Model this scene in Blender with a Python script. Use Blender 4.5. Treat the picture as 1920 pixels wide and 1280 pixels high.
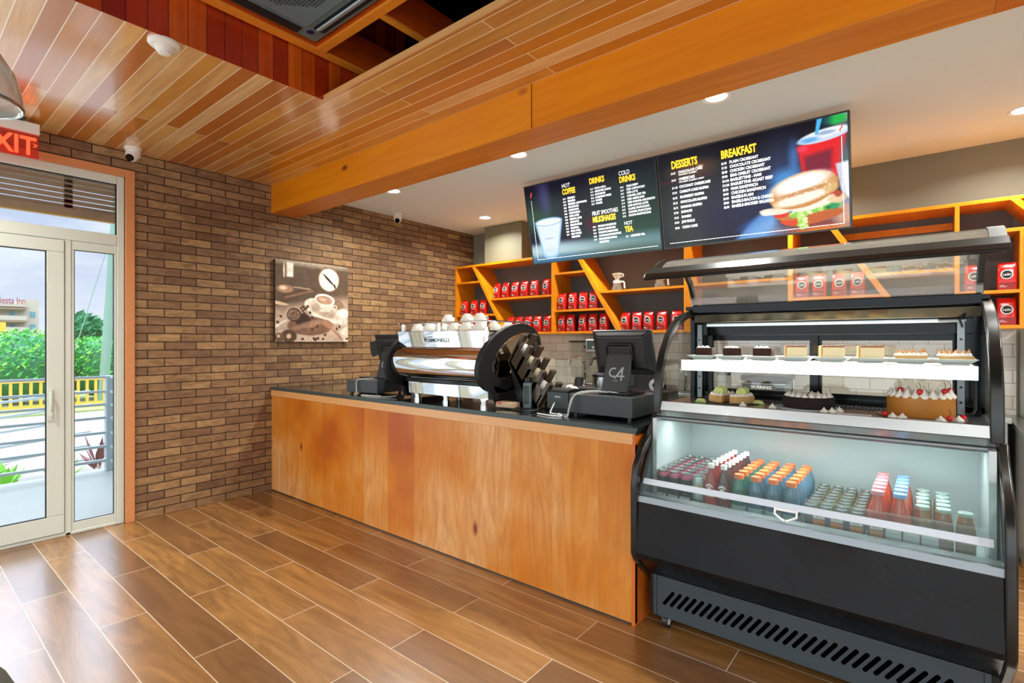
import bpy, math, random
import numpy as np
from mathutils import Vector, Matrix
random.seed(7)
PI=math.pi
for o in list(bpy.data.objects): bpy.data.objects.remove(o)
scn=bpy.context.scene
COL=scn.collection
# ------------------------------------------------------------------ camera
cam=bpy.data.cameras.new('camera'); cam.sensor_width=36; cam.lens=36*965/1920; cam.clip_start=.02; cam.clip_end=500
camo=bpy.data.objects.new('camera',cam); COL.objects.link(camo)
camo.location=(0,0,1.5); camo.rotation_euler=(PI/2,0,math.atan2(.629217,.77723))
scn.camera=camo
# ------------------------------------------------------------------ view / world / sun
vs=scn.view_settings; vs.view_transform='Standard'; vs.look='None'; vs.gamma=1; vs.use_curve_mapping=False; vs.exposure=0.2
def lin(c):
    if isinstance(c,str): c=tuple(int(c[i:i+2],16)/255 for i in (0,2,4))
    return tuple(x/12.92 if x<=.04045 else ((x+.055)/1.055)**2.4 for x in c)
w=bpy.data.worlds.new('sky'); scn.world=w; w.use_nodes=True
nt=w.node_tree; nt.nodes.clear()
N=lambda t,**k:nt.nodes.new(t)
wo=N('ShaderNodeOutputWorld'); bg=N('ShaderNodeBackground'); tc=N('ShaderNodeTexCoord'); mp=N('ShaderNodeMapping'); no=N('ShaderNodeTexNoise'); cr=N('ShaderNodeValToRGB'); mx=N('ShaderNodeMixRGB'); cr2=N('ShaderNodeValToRGB'); sx=N('ShaderNodeSeparateXYZ')
mp.inputs['Scale'].default_value=(1,1,2.6); no.inputs['Scale'].default_value=3.2; no.inputs['Detail'].default_value=8; no.inputs['Roughness'].default_value=.58
cr.color_ramp.elements[0].position=.42; cr.color_ramp.elements[1].position=.56
nt.links.new(tc.outputs['Generated'],mp.inputs[0]); nt.links.new(mp.outputs[0],no.inputs[0]); nt.links.new(no.outputs[0],cr.inputs[0])
nt.links.new(tc.outputs['Generated'],sx.inputs[0]); nt.links.new(sx.outputs[2],cr2.inputs[0])
cr2.color_ramp.elements[0].color=(*lin('dde4f8'),1); cr2.color_ramp.elements[1].color=(*lin('6f9fe0'),1); cr2.color_ramp.elements[1].position=.7
nt.links.new(cr.outputs[0],mx.inputs[0]); nt.links.new(cr2.outputs[0],mx.inputs[1]); mx.inputs[2].default_value=(.84,.91,1,1)
mr=N('ShaderNodeMapRange'); mr.interpolation_type='SMOOTHSTEP'; mr.inputs[1].default_value=.22; mr.inputs[2].default_value=.42; mr.inputs[3].default_value=1.0; mr.inputs[4].default_value=6.2   # brighter sky higher up
nt.links.new(sx.outputs[2],mr.inputs[0]); nt.links.new(mr.outputs[0],bg.inputs[1])
nt.links.new(mx.outputs[0],bg.inputs[0]); nt.links.new(bg.outputs[0],wo.inputs[0])
def lamp(name,typ,loc,energy,color=(1,1,1),rot=(0,0,0),**k):
    l=bpy.data.lights.new(name,typ); l.energy=energy; l.color=color
    for a,b in k.items(): setattr(l,a,b)
    o=bpy.data.objects.new(name,l); COL.objects.link(o); o.location=loc; o.rotation_euler=rot; return o
sun=lamp('sun','SUN',(0,0,10),1.6,(1,.96,.9),(math.radians(38),math.radians(18),0),angle=.03)
# fill lamps added at the windows and entrance glazing to boost the daylight
lamp('window_fill','AREA',(-1.2,-3.05,1.6),75,(.80,.92,1),(PI/2,0,0),shape='RECTANGLE',size=5.6,size_y=2.4)
lamp('side_window_fill','AREA',(3.05,-.6,1.7),34,(.80,.92,1),(PI/2,0,PI/2),shape='RECTANGLE',size=3.6,size_y=2.2)
lamp('entrance_fill','AREA',(-5.32,-1.1,1.5),50,(.80,.93,1),(PI/2,0,-PI/2),shape='RECTANGLE',size=3.1,size_y=2.6)

# ------------------------------------------------------------------ mesh builder
class MB:
    def __init__(s): s.v=[]; s.f=[]; s.m=[]; s.cm=0; s.M=None
    def add(s,vs_,fs):
        b=len(s.v)
        for p in vs_:
            p=Vector(p)
            if s.M is not None: p=s.M@p
            s.v.append(tuple(p))
        for f in fs: s.f.append(tuple(b+i for i in f)); s.m.append(s.cm)
        return s
    def box(s,x0,x1,y0,y1,z0,z1):
        return s.add([(x0,y0,z0),(x1,y0,z0),(x1,y1,z0),(x0,y1,z0),(x0,y0,z1),(x1,y0,z1),(x1,y1,z1),(x0,y1,z1)],
            [(0,3,2,1),(4,5,6,7),(0,1,5,4),(1,2,6,5),(2,3,7,6),(3,0,4,7)])
    def prism(s,poly,ax,a,b):
        # poly: 2D points; ax: extrusion axis letter; remaining axes in XYZ order
        def P(q,t):
            return {'X':(t,q[0],q[1]),'Y':(q[0],t,q[1]),'Z':(q[0],q[1],t)}[ax]
        n=len(poly); A=sum(poly[i][0]*poly[(i+1)%n][1]-poly[(i+1)%n][0]*poly[i][1] for i in range(n))
        if (A>0)==(ax=='Y'): poly=poly[::-1]
        v=[P(q,a) for q in poly]+[P(q,b) for q in poly]
        if b<a: v=v[n:]+v[:n]
        fs=[tuple(range(n))[::-1],tuple(range(n,2*n))]+[(i,(i+1)%n,n+(i+1)%n,n+i) for i in range(n)]
        return s.add(v,fs)
    def lathe(s,prof,n=24,c=(0,0,0),cap=True):
        v=[];f=[]
        for r,z in prof:
            for i in range(n):
                a=2*PI*i/n; v.append((c[0]+r*math.cos(a),c[1]+r*math.sin(a),c[2]+z))
        for k in range(len(prof)-1):
            for i in range(n):
                j=(i+1)%n; f.append((k*n+i,k*n+j,(k+1)*n+j,(k+1)*n+i))
        if cap:
            if prof[0][0]>1e-5: f.append(tuple(range(n))[::-1])
            if prof[-1][0]>1e-5: f.append(tuple((len(prof)-1)*n+i for i in range(n)))
        return s.add(v,f)
    def cyl(s,p0,p1,r0,r1=None,n=16): return s.tube([p0,p1],[r0,r0 if r1 is None else r1],n)
    def tube(s,pts,r,n=8,closed=False):
        pts=[Vector(p) for p in pts]; m=len(pts)
        if not hasattr(r,'__len__'): r=[r]*m
        v=[];f=[];u=None
        for i,p in enumerate(pts):
            d=(pts[min(i+1,m-1)]-pts[max(i-1,0)]) if not closed else (pts[(i+1)%m]-pts[i-1])
            d.normalize()
            if u is None: u=d.orthogonal().normalized()
            u=(u-d*u.dot(d)).normalized(); w_=d.cross(u)
            for k in range(n):
                a=2*PI*k/n; v.append(p+(u*math.cos(a)+w_*math.sin(a))*r[i])
        for i in range(m if closed else m-1):
            for k in range(n):
                j=(k+1)%n; i2=(i+1)%m
                f.append((i*n+k,i*n+j,i2*n+j,i2*n+k))
        if not closed: f.append(tuple(range(n))[::-1]); f.append(tuple((m-1)*n+k for k in range(n)))
        return s.add(v,f)
    def bar(s,pts,w_,t,axis=(1,0,0)):
        """rectangular section swept along pts; w_ along axis, t perpendicular"""
        A=Vector(axis); pts=[Vector(p) for p in pts]; v=[];f=[];m=len(pts)
        for i,p in enumerate(pts):
            d=(pts[min(i+1,m-1)]-pts[max(i-1,0)]).normalized(); nn=A.cross(d).normalized()
            for a,b in ((-1,-1),(1,-1),(1,1),(-1,1)): v.append(p+A*a*w_/2+nn*b*t/2)
        for i in range(m-1):
            for k in range(4):
                j=(k+1)%4; f.append((i*4+k,i*4+j,i*4+4+j,i*4+4+k))
        f.append((3,2,1,0)); f.append(tuple((m-1)*4+k for k in range(4)))
        return s.add(v,f)
    def sheet(s,pts,x0,x1,t=.004):
        """curved sheet: polyline in YZ extruded along X with thickness t"""
        P=[Vector((0,p[0],p[1])) for p in pts]; poly=[]; back=[]
        for i,p in enumerate(P):
            d=(P[min(i+1,len(P)-1)]-P[max(i-1,0)]).normalized(); n_=Vector((0,-d.z,d.y))
            poly.append((p.y,p.z)); q=p+n_*t; back.append((q.y,q.z))
        return s.prism(poly+back[::-1],'X',x0,x1)
    def ball(s,c,r,n=12,sc=(1,1,1)):
        v=[];f=[];m=n//2
        for i in range(m+1):
            t=PI*i/m
            for k in range(n):
                a=2*PI*k/n; v.append((c[0]+r*sc[0]*math.sin(t)*math.cos(a),c[1]+r*sc[1]*math.sin(t)*math.sin(a),c[2]-r*sc[2]*math.cos(t)))
        for i in range(m):
            for k in range(n):
                j=(k+1)%n; f.append((i*n+k,i*n+j,(i+1)*n+j,(i+1)*n+k))
        return s.add(v,f)
    def build(s,name,mat,parent=None,smooth=False,bevel=0,local=False,ang=35):
        me=bpy.data.meshes.new(name); me.from_pydata(s.v,[],s.f); 
        mats=mat if isinstance(mat,(list,tuple)) else [mat]
        for m_ in mats: me.materials.append(m_)
        if len(mats)>1: me.polygons.foreach_set('material_index',s.m)
        me.validate(); me.update()
        if smooth:
            me.polygons.foreach_set('use_smooth',[True]*len(me.polygons)); me.set_sharp_from_angle(angle=math.radians(ang))
        o=bpy.data.objects.new(name,me); COL.objects.link(o)
        if parent:
            o.parent=parent
            if not local: o.matrix_parent_inverse=world_of(parent).inverted()
        if bevel:
            b=o.modifiers.new('bevel','BEVEL'); b.width=bevel; b.segments=2; b.limit_method='ANGLE'; b.angle_limit=math.radians(40)
        return o
def world_of(o):
    M=Matrix.Translation(o.location)@o.rotation_euler.to_matrix().to_4x4()
    if o.parent: M=world_of(o.parent)@o.matrix_parent_inverse@M
    return M
def tag(o,label,cat,group=None,kind=None):
    o['label']=label; o['category']=cat
    if group: o['group']=group
    if kind: o['kind']=kind
    return o
def thing(name,label,cat,loc=(0,0,0),rz=0,group=None):
    o=bpy.data.objects.new(name,None); COL.objects.link(o); o.location=loc; o.rotation_euler=(0,0,rz); o.empty_display_size=.1
    return tag(o,label,cat,group)
def struct(o): o['kind']='structure'; return o
def dup(root,loc,rz=None,label=None,group=None):
    r=root.copy(); COL.objects.link(r); r.location=loc
    if rz is not None: r.rotation_euler=(0,0,rz)
    if label: r['label']=label
    if group: r['group']=group
    def kids(a,b):
        for ch in list(a.children):
            c=ch.copy(); COL.objects.link(c); c.parent=b; kids(ch,c)
    kids(root,r); return r
def text(name,s,mat,M,size=1,w_=1.0,bold=0.0,align='LEFT',parent=None,local=False,spacing=1.0,ext=.0005,wrap=None):
    """lettering as mesh; M places text plane (x right, y up, z out)"""
    cu=bpy.data.curves.new(name,'FONT'); cu.body=s; cu.size=size; cu.align_x=align; cu.offset=bold; cu.extrude=ext; cu.space_line=spacing
    cu.resolution_u=3
    t=bpy.data.objects.new(name,cu); COL.objects.link(t)
    bpy.context.view_layer.update()
    dg=bpy.context.evaluated_depsgraph_get(); me=bpy.data.meshes.new_from_object(t.evaluated_get(dg)); me.name=name
    bpy.data.objects.remove(t); me.transform(M@Matrix.Diagonal((w_,1,1,1)))
    me.materials.clear(); me.materials.append(mat)
    o=bpy.data.objects.new(name,me); COL.objects.link(o)
    if parent:
        o.parent=parent
        if not local: o.matrix_parent_inverse=world_of(parent).inverted()
    return o
def frame(o,x,y):
    x=Vector(x).normalized(); y=Vector(y).normalized(); z=x.cross(y).normalized(); y=z.cross(x)
    return Matrix(((x.x,y.x,z.x,o[0]),(x.y,y.y,z.y,o[1]),(x.z,y.z,z.z,o[2]),(0,0,0,1)))
FY=lambda x,y,z: frame((x,y,z),(1,0,0),(0,0,1))       # text facing -Y (towards the room)

# ------------------------------------------------------------------ materials
def mat(name,color,rough=.5,metal=0,spec=.5,coat=0,coat_r=.05,alpha=1,emit=None,es=0,bump=0,bscale=60,var=0,ior=1.5,aniso=None):
    m=bpy.data.materials.new(name); m.use_nodes=True; t=m.node_tree; b=t.nodes['Principled BSDF']
    c=lin(color) if isinstance(color,str) else color
    b.inputs['Base Color'].default_value=(*c,1); b.inputs['Roughness'].default_value=rough; b.inputs['Metallic'].default_value=metal
    b.inputs['Specular IOR Level'].default_value=spec; b.inputs['Coat Weight'].default_value=coat; b.inputs['Coat Roughness'].default_value=coat_r
    b.inputs['Alpha'].default_value=alpha; b.inputs['IOR'].default_value=ior
    if emit: b.inputs['Emission Color'].default_value=(*(lin(emit) if isinstance(emit,str) else emit),1); b.inputs['Emission Strength'].default_value=es
    tc=t.nodes.new('ShaderNodeTexCoord'); n=t.nodes.new('ShaderNodeTexNoise'); n.inputs['Scale'].default_value=bscale; n.inputs['Detail'].default_value=4
    t.links.new(tc.outputs['Object'],n.inputs['Vector'])
    if aniso:
        mp_=t.nodes.new('ShaderNodeMapping'); mp_.inputs['Scale'].default_value=aniso
        t.links.new(tc.outputs['Object'],mp_.inputs[0]); t.links.new(mp_.outputs[0],n.inputs['Vector'])
    if bump:
        bp=t.nodes.new('ShaderNodeBump'); bp.inputs['Strength'].default_value=bump; bp.inputs['Distance'].default_value=.01
        t.links.new(n.outputs[0],bp.inputs['Height']); t.links.new(bp.outputs[0],b.inputs['Normal'])
    if var:
        mxx=t.nodes.new('ShaderNodeMixRGB'); mxx.inputs[1].default_value=(*[x*(1-var) for x in c],1); mxx.inputs[2].default_value=(*[min(1,x*(1+var)) for x in c],1)
        t.links.new(n.outputs[0],mxx.inputs[0]); t.links.new(mxx.outputs[0],b.inputs['Base Color'])
    elif not bump:
        # faint procedural roughness variation
        mr=t.nodes.new('ShaderNodeMapRange'); mr.inputs[3].default_value=max(0,rough-.02); mr.inputs[4].default_value=min(1,rough+.03)
        t.links.new(n.outputs[0],mr.inputs[0]); t.links.new(mr.outputs[0],b.inputs['Roughness'])
    return m
def glass(name,tint=(1,1,1),gl=1.0,rough=.0,ior=1.5,body=0.0,bodycol=(.8,.9,.88)):
    m=bpy.data.materials.new(name); m.use_nodes=True; t=m.node_tree; t.nodes.clear()
    o=t.nodes.new('ShaderNodeOutputMaterial'); tr=t.nodes.new('ShaderNodeBsdfTransparent'); g=t.nodes.new('ShaderNodeBsdfGlossy'); lw=t.nodes.new('ShaderNodeLayerWeight'); lw.inputs[0].default_value=.5; mix=t.nodes.new('ShaderNodeMixShader')
    tr.inputs[0].default_value=(*tint,1); g.inputs['Roughness'].default_value=rough; 
    pw=t.nodes.new('ShaderNodeMath'); pw.operation='POWER'; pw.inputs[1].default_value=4.0; t.links.new(lw.outputs['Facing'],pw.inputs[0])
    ma=t.nodes.new('ShaderNodeMath'); ma.operation='MULTIPLY_ADD'; ma.inputs[1].default_value=.8; ma.inputs[2].default_value=.045; t.links.new(pw.outputs[0],ma.inputs[0])
    mu=t.nodes.new('ShaderNodeMath'); mu.operation='MULTIPLY'; mu.use_clamp=True; mu.inputs[1].default_value=gl; t.links.new(ma.outputs[0],mu.inputs[0])
    t.links.new(mu.outputs[0],mix.inputs[0]); t.links.new(tr.outputs[0],mix.inputs[1]); t.links.new(g.outputs[0],mix.inputs[2])
    last=mix.outputs[0]
    if body:
        d=t.nodes.new('ShaderNodeBsdfDiffuse'); d.inputs[0].default_value=(*bodycol,1); m2=t.nodes.new('ShaderNodeMixShader'); m2.inputs[0].default_value=body
        t.links.new(last,m2.inputs[1]); t.links.new(d.outputs[0],m2.inputs[2]); last=m2.outputs[0]
    t.links.new(last,o.inputs[0]); return m
def tiles(name,axes,L,H,stops,mortar,mcol,off=(0,0),offset=.5,rough=.4,coat=0,coat_r=.1,grain=(0,0),gcol=None,gmix=.5,bump=.2,spec=.5,ior=1.5,rowaxis_noise=0,knots=False,broad=0,mort_rough=None,soft=.1,gdist=1.2):
    """brick/plank/tile material in object space. axes: which coordinate is length, which is height"""
    m=bpy.data.materials.new(name); m.use_nodes=True; t=m.node_tree; b=t.nodes['Principled BSDF']; Nn=t.nodes.new; Lk=t.links.new
    tc=Nn('ShaderNodeTexCoord'); sp=Nn('ShaderNodeSeparateXYZ'); Lk(tc.outputs['Object'],sp.inputs[0])
    def ad(o,k):
        a=Nn('ShaderNodeMath'); a.operation='ADD'; a.inputs[1].default_value=k; Lk(o,a.inputs[0]); return a.outputs[0]
    a0=ad(sp.outputs['XYZ'.index(axes[0])],off[0]); a1=ad(sp.outputs['XYZ'.index(axes[1])],off[1])
    cb=Nn('ShaderNodeCombineXYZ'); Lk(a0,cb.inputs[0]); Lk(a1,cb.inputs[1])
    src=cb.outputs[0]
    if rowaxis_noise:
        nn=Nn('ShaderNodeTexNoise'); nn.inputs['Scale'].default_value=14; nn.inputs['Detail'].default_value=3; Lk(cb.outputs[0],nn.inputs[0])
        vm=Nn('ShaderNodeVectorMath'); vm.operation='MULTIPLY_ADD'; Lk(nn.outputs['Color'],vm.inputs[0]); vm.inputs[1].default_value=(rowaxis_noise,)*3; Lk(cb.outputs[0],vm.inputs[2]); src=vm.outputs[0]
    br=Nn('ShaderNodeTexBrick'); br.offset=offset; br.inputs['Scale'].default_value=1; br.inputs['Brick Width'].default_value=L; br.inputs['Row Height'].default_value=H
    br.inputs['Mortar Size'].default_value=mortar; br.inputs['Mortar Smooth'].default_value=soft; br.inputs['Color1'].default_value=(0,0,0,1); br.inputs['Color2'].default_value=(1,1,1,1); br.inputs['Mortar'].default_value=(.5,.5,.5,1)
    Lk(src,br.inputs['Vector'])
    rp=Nn('ShaderNodeValToRGB'); e=rp.color_ramp.elements
    while len(e)<len(stops): e.new(.5)
    for i,(p,c) in enumerate(stops): e[i].position=p; e[i].color=(*lin(c),1)
    fac=br.outputs['Color']
    if broad:
        nb=Nn('ShaderNodeTexNoise'); nb.inputs['Scale'].default_value=1.1; nb.inputs['Detail'].default_value=3; Lk(cb.outputs[0],nb.inputs[0])
        mb=Nn('ShaderNodeMixRGB'); mb.inputs[0].default_value=broad; Lk(br.outputs['Color'],mb.inputs[1]); Lk(nb.outputs[0],mb.inputs[2]); fac=mb.outputs[0]
    Lk(fac,rp.inputs[0]); col=rp.outputs[0]; hgt=None
    if gcol:
        # per-plank shifted grain
        sc=Nn('ShaderNodeVectorMath'); sc.operation='MULTIPLY'; sc.inputs[1].default_value=(grain[0],grain[1],1); Lk(cb.outputs[0],sc.inputs[0])
        sh=Nn('ShaderNodeVectorMath'); sh.operation='MULTIPLY_ADD'; Lk(br.outputs['Color'],sh.inputs[0]); sh.inputs[1].default_value=(13,7,29); Lk(sc.outputs[0],sh.inputs[2])
        g=Nn('ShaderNodeTexNoise'); g.inputs['Scale'].default_value=1; g.inputs['Detail'].default_value=6; g.inputs['Roughness'].default_value=.62; g.inputs['Distortion'].default_value=gdist; Lk(sh.outputs[0],g.inputs[0])
        gr=Nn('ShaderNodeValToRGB'); gr.color_ramp.elements[0].position=.36; gr.color_ramp.elements[1].position=.66; Lk(g.outputs[0],gr.inputs[0])
        mu=Nn('ShaderNodeMath'); mu.operation='MULTIPLY'; mu.inputs[1].default_value=gmix; Lk(gr.outputs[0],mu.inputs[0])
        mg=Nn('ShaderNodeMixRGB'); Lk(mu.outputs[0],mg.inputs[0]); Lk(col,mg.inputs[1]); mg.inputs[2].default_value=(*lin(gcol),1); col=mg.outputs[0]; hgt=g.outputs[0]
        if knots:
            vo=Nn('ShaderNodeTexVoronoi'); vo.inputs['Scale'].default_value=1
            k1=Nn('ShaderNodeVectorMath'); k1.operation='MULTIPLY'; k1.inputs[1].default_value=(1.0,2.0,1); Lk(cb.outputs[0],k1.inputs[0]); Lk(k1.outputs[0],vo.inputs[0])
            kr=Nn('ShaderNodeValToRGB'); kr.color_ramp.elements[0].position=.02; kr.color_ramp.elements[0].color=(1,1,1,1); kr.color_ramp.elements[1].position=.06; kr.color_ramp.elements[1].color=(0,0,0,1); Lk(vo.outputs['Distance'],kr.inputs[0])
            mk=Nn('ShaderNodeMixRGB'); Lk(kr.outputs[0],mk.inputs[0]); Lk(col,mk.inputs[1]); mk.inputs[2].default_value=(*lin('7a3410'),1); col=mk.outputs[0]
    mm=Nn('ShaderNodeMixRGB'); Lk(br.outputs['Fac'],mm.inputs[0]); Lk(col,mm.inputs[1]); mm.inputs[2].default_value=(*lin(mcol),1)
    Lk(mm.outputs[0],b.inputs['Base Color'])
    b.inputs['Roughness'].default_value=rough; b.inputs['Coat Weight'].default_value=coat; b.inputs['Coat Roughness'].default_value=coat_r; b.inputs['Specular IOR Level'].default_value=spec; b.inputs['IOR'].default_value=ior
    if bump:
        iv=Nn('ShaderNodeMath'); iv.operation='SUBTRACT'; iv.inputs[0].default_value=1; Lk(br.outputs['Fac'],iv.inputs[1]); h=iv.outputs[0]
        if hgt is not None:
            ml=Nn('ShaderNodeMath'); ml.operation='MULTIPLY_ADD'; ml.inputs[1].default_value=.25; Lk(hgt,ml.inputs[0]); Lk(h,ml.inputs[2]); h=ml.outputs[0]
        bp=Nn('ShaderNodeBump'); bp.inputs['Strength'].default_value=bump; bp.inputs['Distance'].default_value=.006; Lk(h,bp.inputs['Height']); Lk(bp.outputs[0],b.inputs['Normal'])
        if coat: Lk(bp.outputs[0],b.inputs['Coat Normal'])
    return m
def vcol_mat(name,emit=0.0,rough=.5,spec=.3):
    m=bpy.data.materials.new(name); m.use_nodes=True; t=m.node_tree; b=t.nodes['Principled BSDF']
    a=t.nodes.new('ShaderNodeAttribute'); a.attribute_name='Paint'
    if emit:
        b.inputs['Base Color'].default_value=(.01,.01,.012,1); t.links.new(a.outputs['Color'],b.inputs['Emission Color']); b.inputs['Emission Strength'].default_value=emit
    else: t.links.new(a.outputs['Color'],b.inputs['Base Color'])
    b.inputs['Roughness'].default_value=rough; b.inputs['Specular IOR Level'].default_value=spec
    return m
M={}
M['brick']=tiles('brick_wall',('Y','Z'),.25,.0714,[(0,'6a4c33'),(.3,'8a6849'),(.65,'a07c54'),(1,'c09a68')],.0042,'2c1a10',off=(.047,0),rough=.62,grain=(7,16),gcol='573c28',gmix=.6,bump=1.0,rowaxis_noise=.004,broad=.35,spec=.35,soft=.3)
M['tilefloor']=tiles('floor_planks',('X','Y'),1.325,.2125,[(0,'76502a'),(.5,'906232'),(1,'ae7c40')],.0022,'d8c4a4',off=(16.6175,20.73),rough=.26,grain=(1.3,8),gcol='5c3a1a',gmix=.66,bump=.40,spec=.75,ior=1.9,gdist=1.7,broad=.15)
M['ceilwood']=tiles('ceiling_boards',('X','Y'),2.6,.0915,[(0,'ac5404'),(.35,'ca7806'),(.6,'d8922a'),(.8,'e2b066'),(1,'f0d09c')],.0022,'fff0d4',off=(30.3,9.15+.055-.0),offset=.37,rough=.32,grain=(.9,14),gcol='b4660c',gmix=.6,bump=.35,coat=1,coat_r=.13,broad=.1)  # cream joint colour paints in the highlights along the board grooves
M['ceilwood'].node_tree.nodes['Principled BSDF'].inputs['Coat IOR'].default_value=1.9
M['beam']=tiles('beam_wood',('X','Z'),3.28,.9,[(0,'d87a04'),(.5,'e28e08'),(1,'eea41a')],.0015,'8a4a0c',off=(32.8-1.4,.5),rough=.38,spec=.3,grain=(.8,10),gcol='c86a02',gmix=.6,bump=.06,coat=.15,coat_r=.15,knots=True)
M['beamunder']=tiles('beam_under_wood',('X','Y'),2.6,.9,[(0,'cc6c04'),(1,'dc8a24')],.0015,'8a4a0c',off=(31,.5),rough=.38,spec=.3,grain=(.8,12),gcol='b05804',gmix=.55,bump=.05,coat=.15,coat_r=.15)
M['recess']=tiles('recess_boards',('Z','Y'),3,.0915,[(0,'8c1a02'),(.4,'b03004'),(1,'d8620e')],.0018,'3a0900',off=(3,9.15+.055),rough=.35,grain=(1,12),gcol='8a2404',gmix=.5,bump=.3,coat=.5,coat_r=.2)
M['joist']=tiles('joist_wood',('Y','Z'),3,3,[(0,'c84408'),(1,'d8540c')],.001,'3a0900',off=(3,3),rough=.35,grain=(2,9),gcol='80240a',gmix=.5,bump=.1,coat=.4)
M['jfacer']=mat('joist_face_wood','ea8c28',.4,var=.15,bscale=6,aniso=(3,3,30))
M['trimwood']=mat('trim_wood','d48232',.35,coat=.4,coat_r=.15,var=.18,bscale=6,aniso=(3,3,30))
M['counter']=tiles('counter_boards',('Z','X'),2.2,.31,[(.3,'b04c06'),(.40,'cc7616'),(.49,'d68e3e'),(.58,'dca264'),(.7,'e6b680')],.0004,'a86420',off=(.6,10.1),offset=0,rough=.36,spec=.35,grain=(1.3,8),gcol='b0641c',gmix=.6,bump=.05,coat=.25,coat_r=.25,knots=True,broad=.86,gdist=3.2)
M['counteredge']=mat('counter_edge_wood','d9a064',.35,coat=.4,coat_r=.2,var=.2,bscale=5,aniso=(1,8,40))
M['shelfwood']=tiles('shelf_wood',('X','Z'),5,5,[(0,'e08208'),(1,'ee9814')],.0,'a85a10',off=(10,10),rough=.4,spec=.3,grain=(5,5),gcol='cc6404',gmix=.5,bump=.03,coat=.1,coat_r=.2)
M['granite']=mat('granite','16201f',.12,spec=.6,coat=.5,var=.5,bscale=220)
M['granite_edge']=mat('granite_edge','3d4a4a',.35,var=.35,bscale=120)
M['white']=mat('white_ceiling_paint','e6f0f0',.75,bump=.03,bscale=90)
M['greywall']=mat('grey_wall_paint','7d7e70',.7,bump=.03,bscale=90)
M['shadedwall']=mat('shaded_wall_paint','5c605c',.6,bump=.03,bscale=90)  # same wall paint with the shade behind the shelf put into it
M['column']=mat('column_paint','7d7862',.65,bump=.03,bscale=90)
M['sidewall']=mat('side_wall_paint','cfc4b0',.75,bump=.03,bscale=90)
M['subway']=tiles('subway_tiles',('X','Z'),.2,.1,[(0,'e2dccd'),(1,'f0eadd')],.003,'b3a896',off=(20,.02),rough=.12,bump=.25,spec=.6)
M['pvc']=mat('white_door_frame','d2d8cc',.35)
M['pvcdark']=mat('rubber_gasket','14181a',.6)
M['trim']=mat('door_trim_wood','d08a55',.45,var=.12,bscale=5,aniso=(3,3,20))
M['glass']=glass('clear_glass',(.97,.99,.98),.8)
M['caseglass']=glass('case_glass',(.92,.97,.955),1.3,body=.055,bodycol=(.62,.74,.70))
M['lidglass']=glass('lid_glass',(.96,.98,.96),2.6,body=.09,bodycol=(.72,.72,.64))
M['rearglass']=glass('sliding_door_glass',(.93,.96,.95),1.0)
M['steel']=mat('brushed_steel','aeb0ae',.26,metal=1,bump=.02,aniso=(2,200,200),bscale=3)
M['steel2']=mat('satin_steel','b9bcba',.35,metal=1)
M['chrome']=mat('polished_chrome','e6e8e8',.04,metal=1)
M['alu']=mat('pale_aluminium','858a8c',.4,metal=1)
M['blackgloss']=mat('black_gloss','060808',.12,spec=.22)
M['blackpanel']=mat('black_panel','080d10',.22,spec=.5)
_t=M['blackpanel'].node_tree; _t.nodes['Principled BSDF'].inputs['Specular IOR Level'].default_value=.32
for _n in _t.nodes:
    if _n.type=='TEX_NOISE': _n.inputs['Scale'].default_value=2.6; _n.inputs['Distortion'].default_value=1.5; _n.inputs['Roughness'].default_value=.6
    if _n.type=='MAP_RANGE': _n.inputs[1].default_value=.35; _n.inputs[2].default_value=.68; _n.inputs[3].default_value=.16; _n.inputs[4].default_value=.38
M['blackrail']=mat('black_rail','1c1c19',.25,spec=.5)
M['kick']=mat('charcoal_steel','3c4448',.5,metal=.1,spec=.3)
M['black']=mat('black_plastic','121415',.38)
M['blackmat']=mat('matte_black','0b0c0d',.6)
M['dark']=mat('dark_grey_plastic','2b2f31',.42)
M['drawer']=mat('register_drawer_metal','33393b',.4)
M['grey']=mat('blue_grey_plastic','6f7c82',.45)
M['innergrey']=mat('chiller_liner','c2cccb',.3,metal=.35)
M['shelfled']=mat('lit_white_shelf_edge','f2f5fa',.3,emit=(.93,.96,1),es=.8)
M['tube']=mat('lit_tube','ffffff',.3,emit=(.93,.97,1),es=2.2)
M['lampdisc']=mat('lit_downlight','ffffff',.3,emit=(1,.95,.85),es=9)
M['ceramic']=mat('white_ceramic','ece8dc',.15,spec=.6)
M['plate']=mat('pale_grey_plate','c9d3d0',.2)
M['red']=mat('red_foil_bag','d4140a',.24,spec=.7,coat=.4,bump=.25,bscale=22)
M['redlow']=mat('dark_red_print','8a1a12',.3)
M['wprint']=mat('white_print','f4f2ee',.5)
M['bprint']=mat('black_print','0c0c0c',.5)
M['brown']=mat('brown_acrylic','4a3c2a',.3,spec=.6)
M['paper']=mat('cream_paper','e0d3b4',.7)
M['cable']=mat('grey_cable','b8bab4',.5)
M['cableblk']=mat('black_cable','0d0d0e',.5)
M['acgrey']=mat('blue_grey_air_conditioner_panel','62767a',.4)
M['acdark']=mat('air_conditioner_slot','0b0f12',.6)
M['offwhite']=mat('off_white_plastic','e8e4dc',.35)
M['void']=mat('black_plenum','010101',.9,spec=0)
M['exit']=mat('lit_red_letters','ff3a20',.4,emit=(1,.10,.03),es=1.3)
M['exitpane']=glass('red_acrylic',(1,.42,.40),1.0,body=.25,bodycol=(.75,.08,.05))
M['bezel']=mat('dark_tv_bezel','2c302f',.35)
M['yel']=mat('yellow_lettering','ffd23c',.4,emit=lin('ffc61a'),es=.95)
M['wht']=mat('white_lettering','ffffff',.4,emit=(.9,.95,1),es=.95)
M['flame']=mat('red_flame_lettering','ff4030',.4,emit=(1,.08,.05),es=1)

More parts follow.
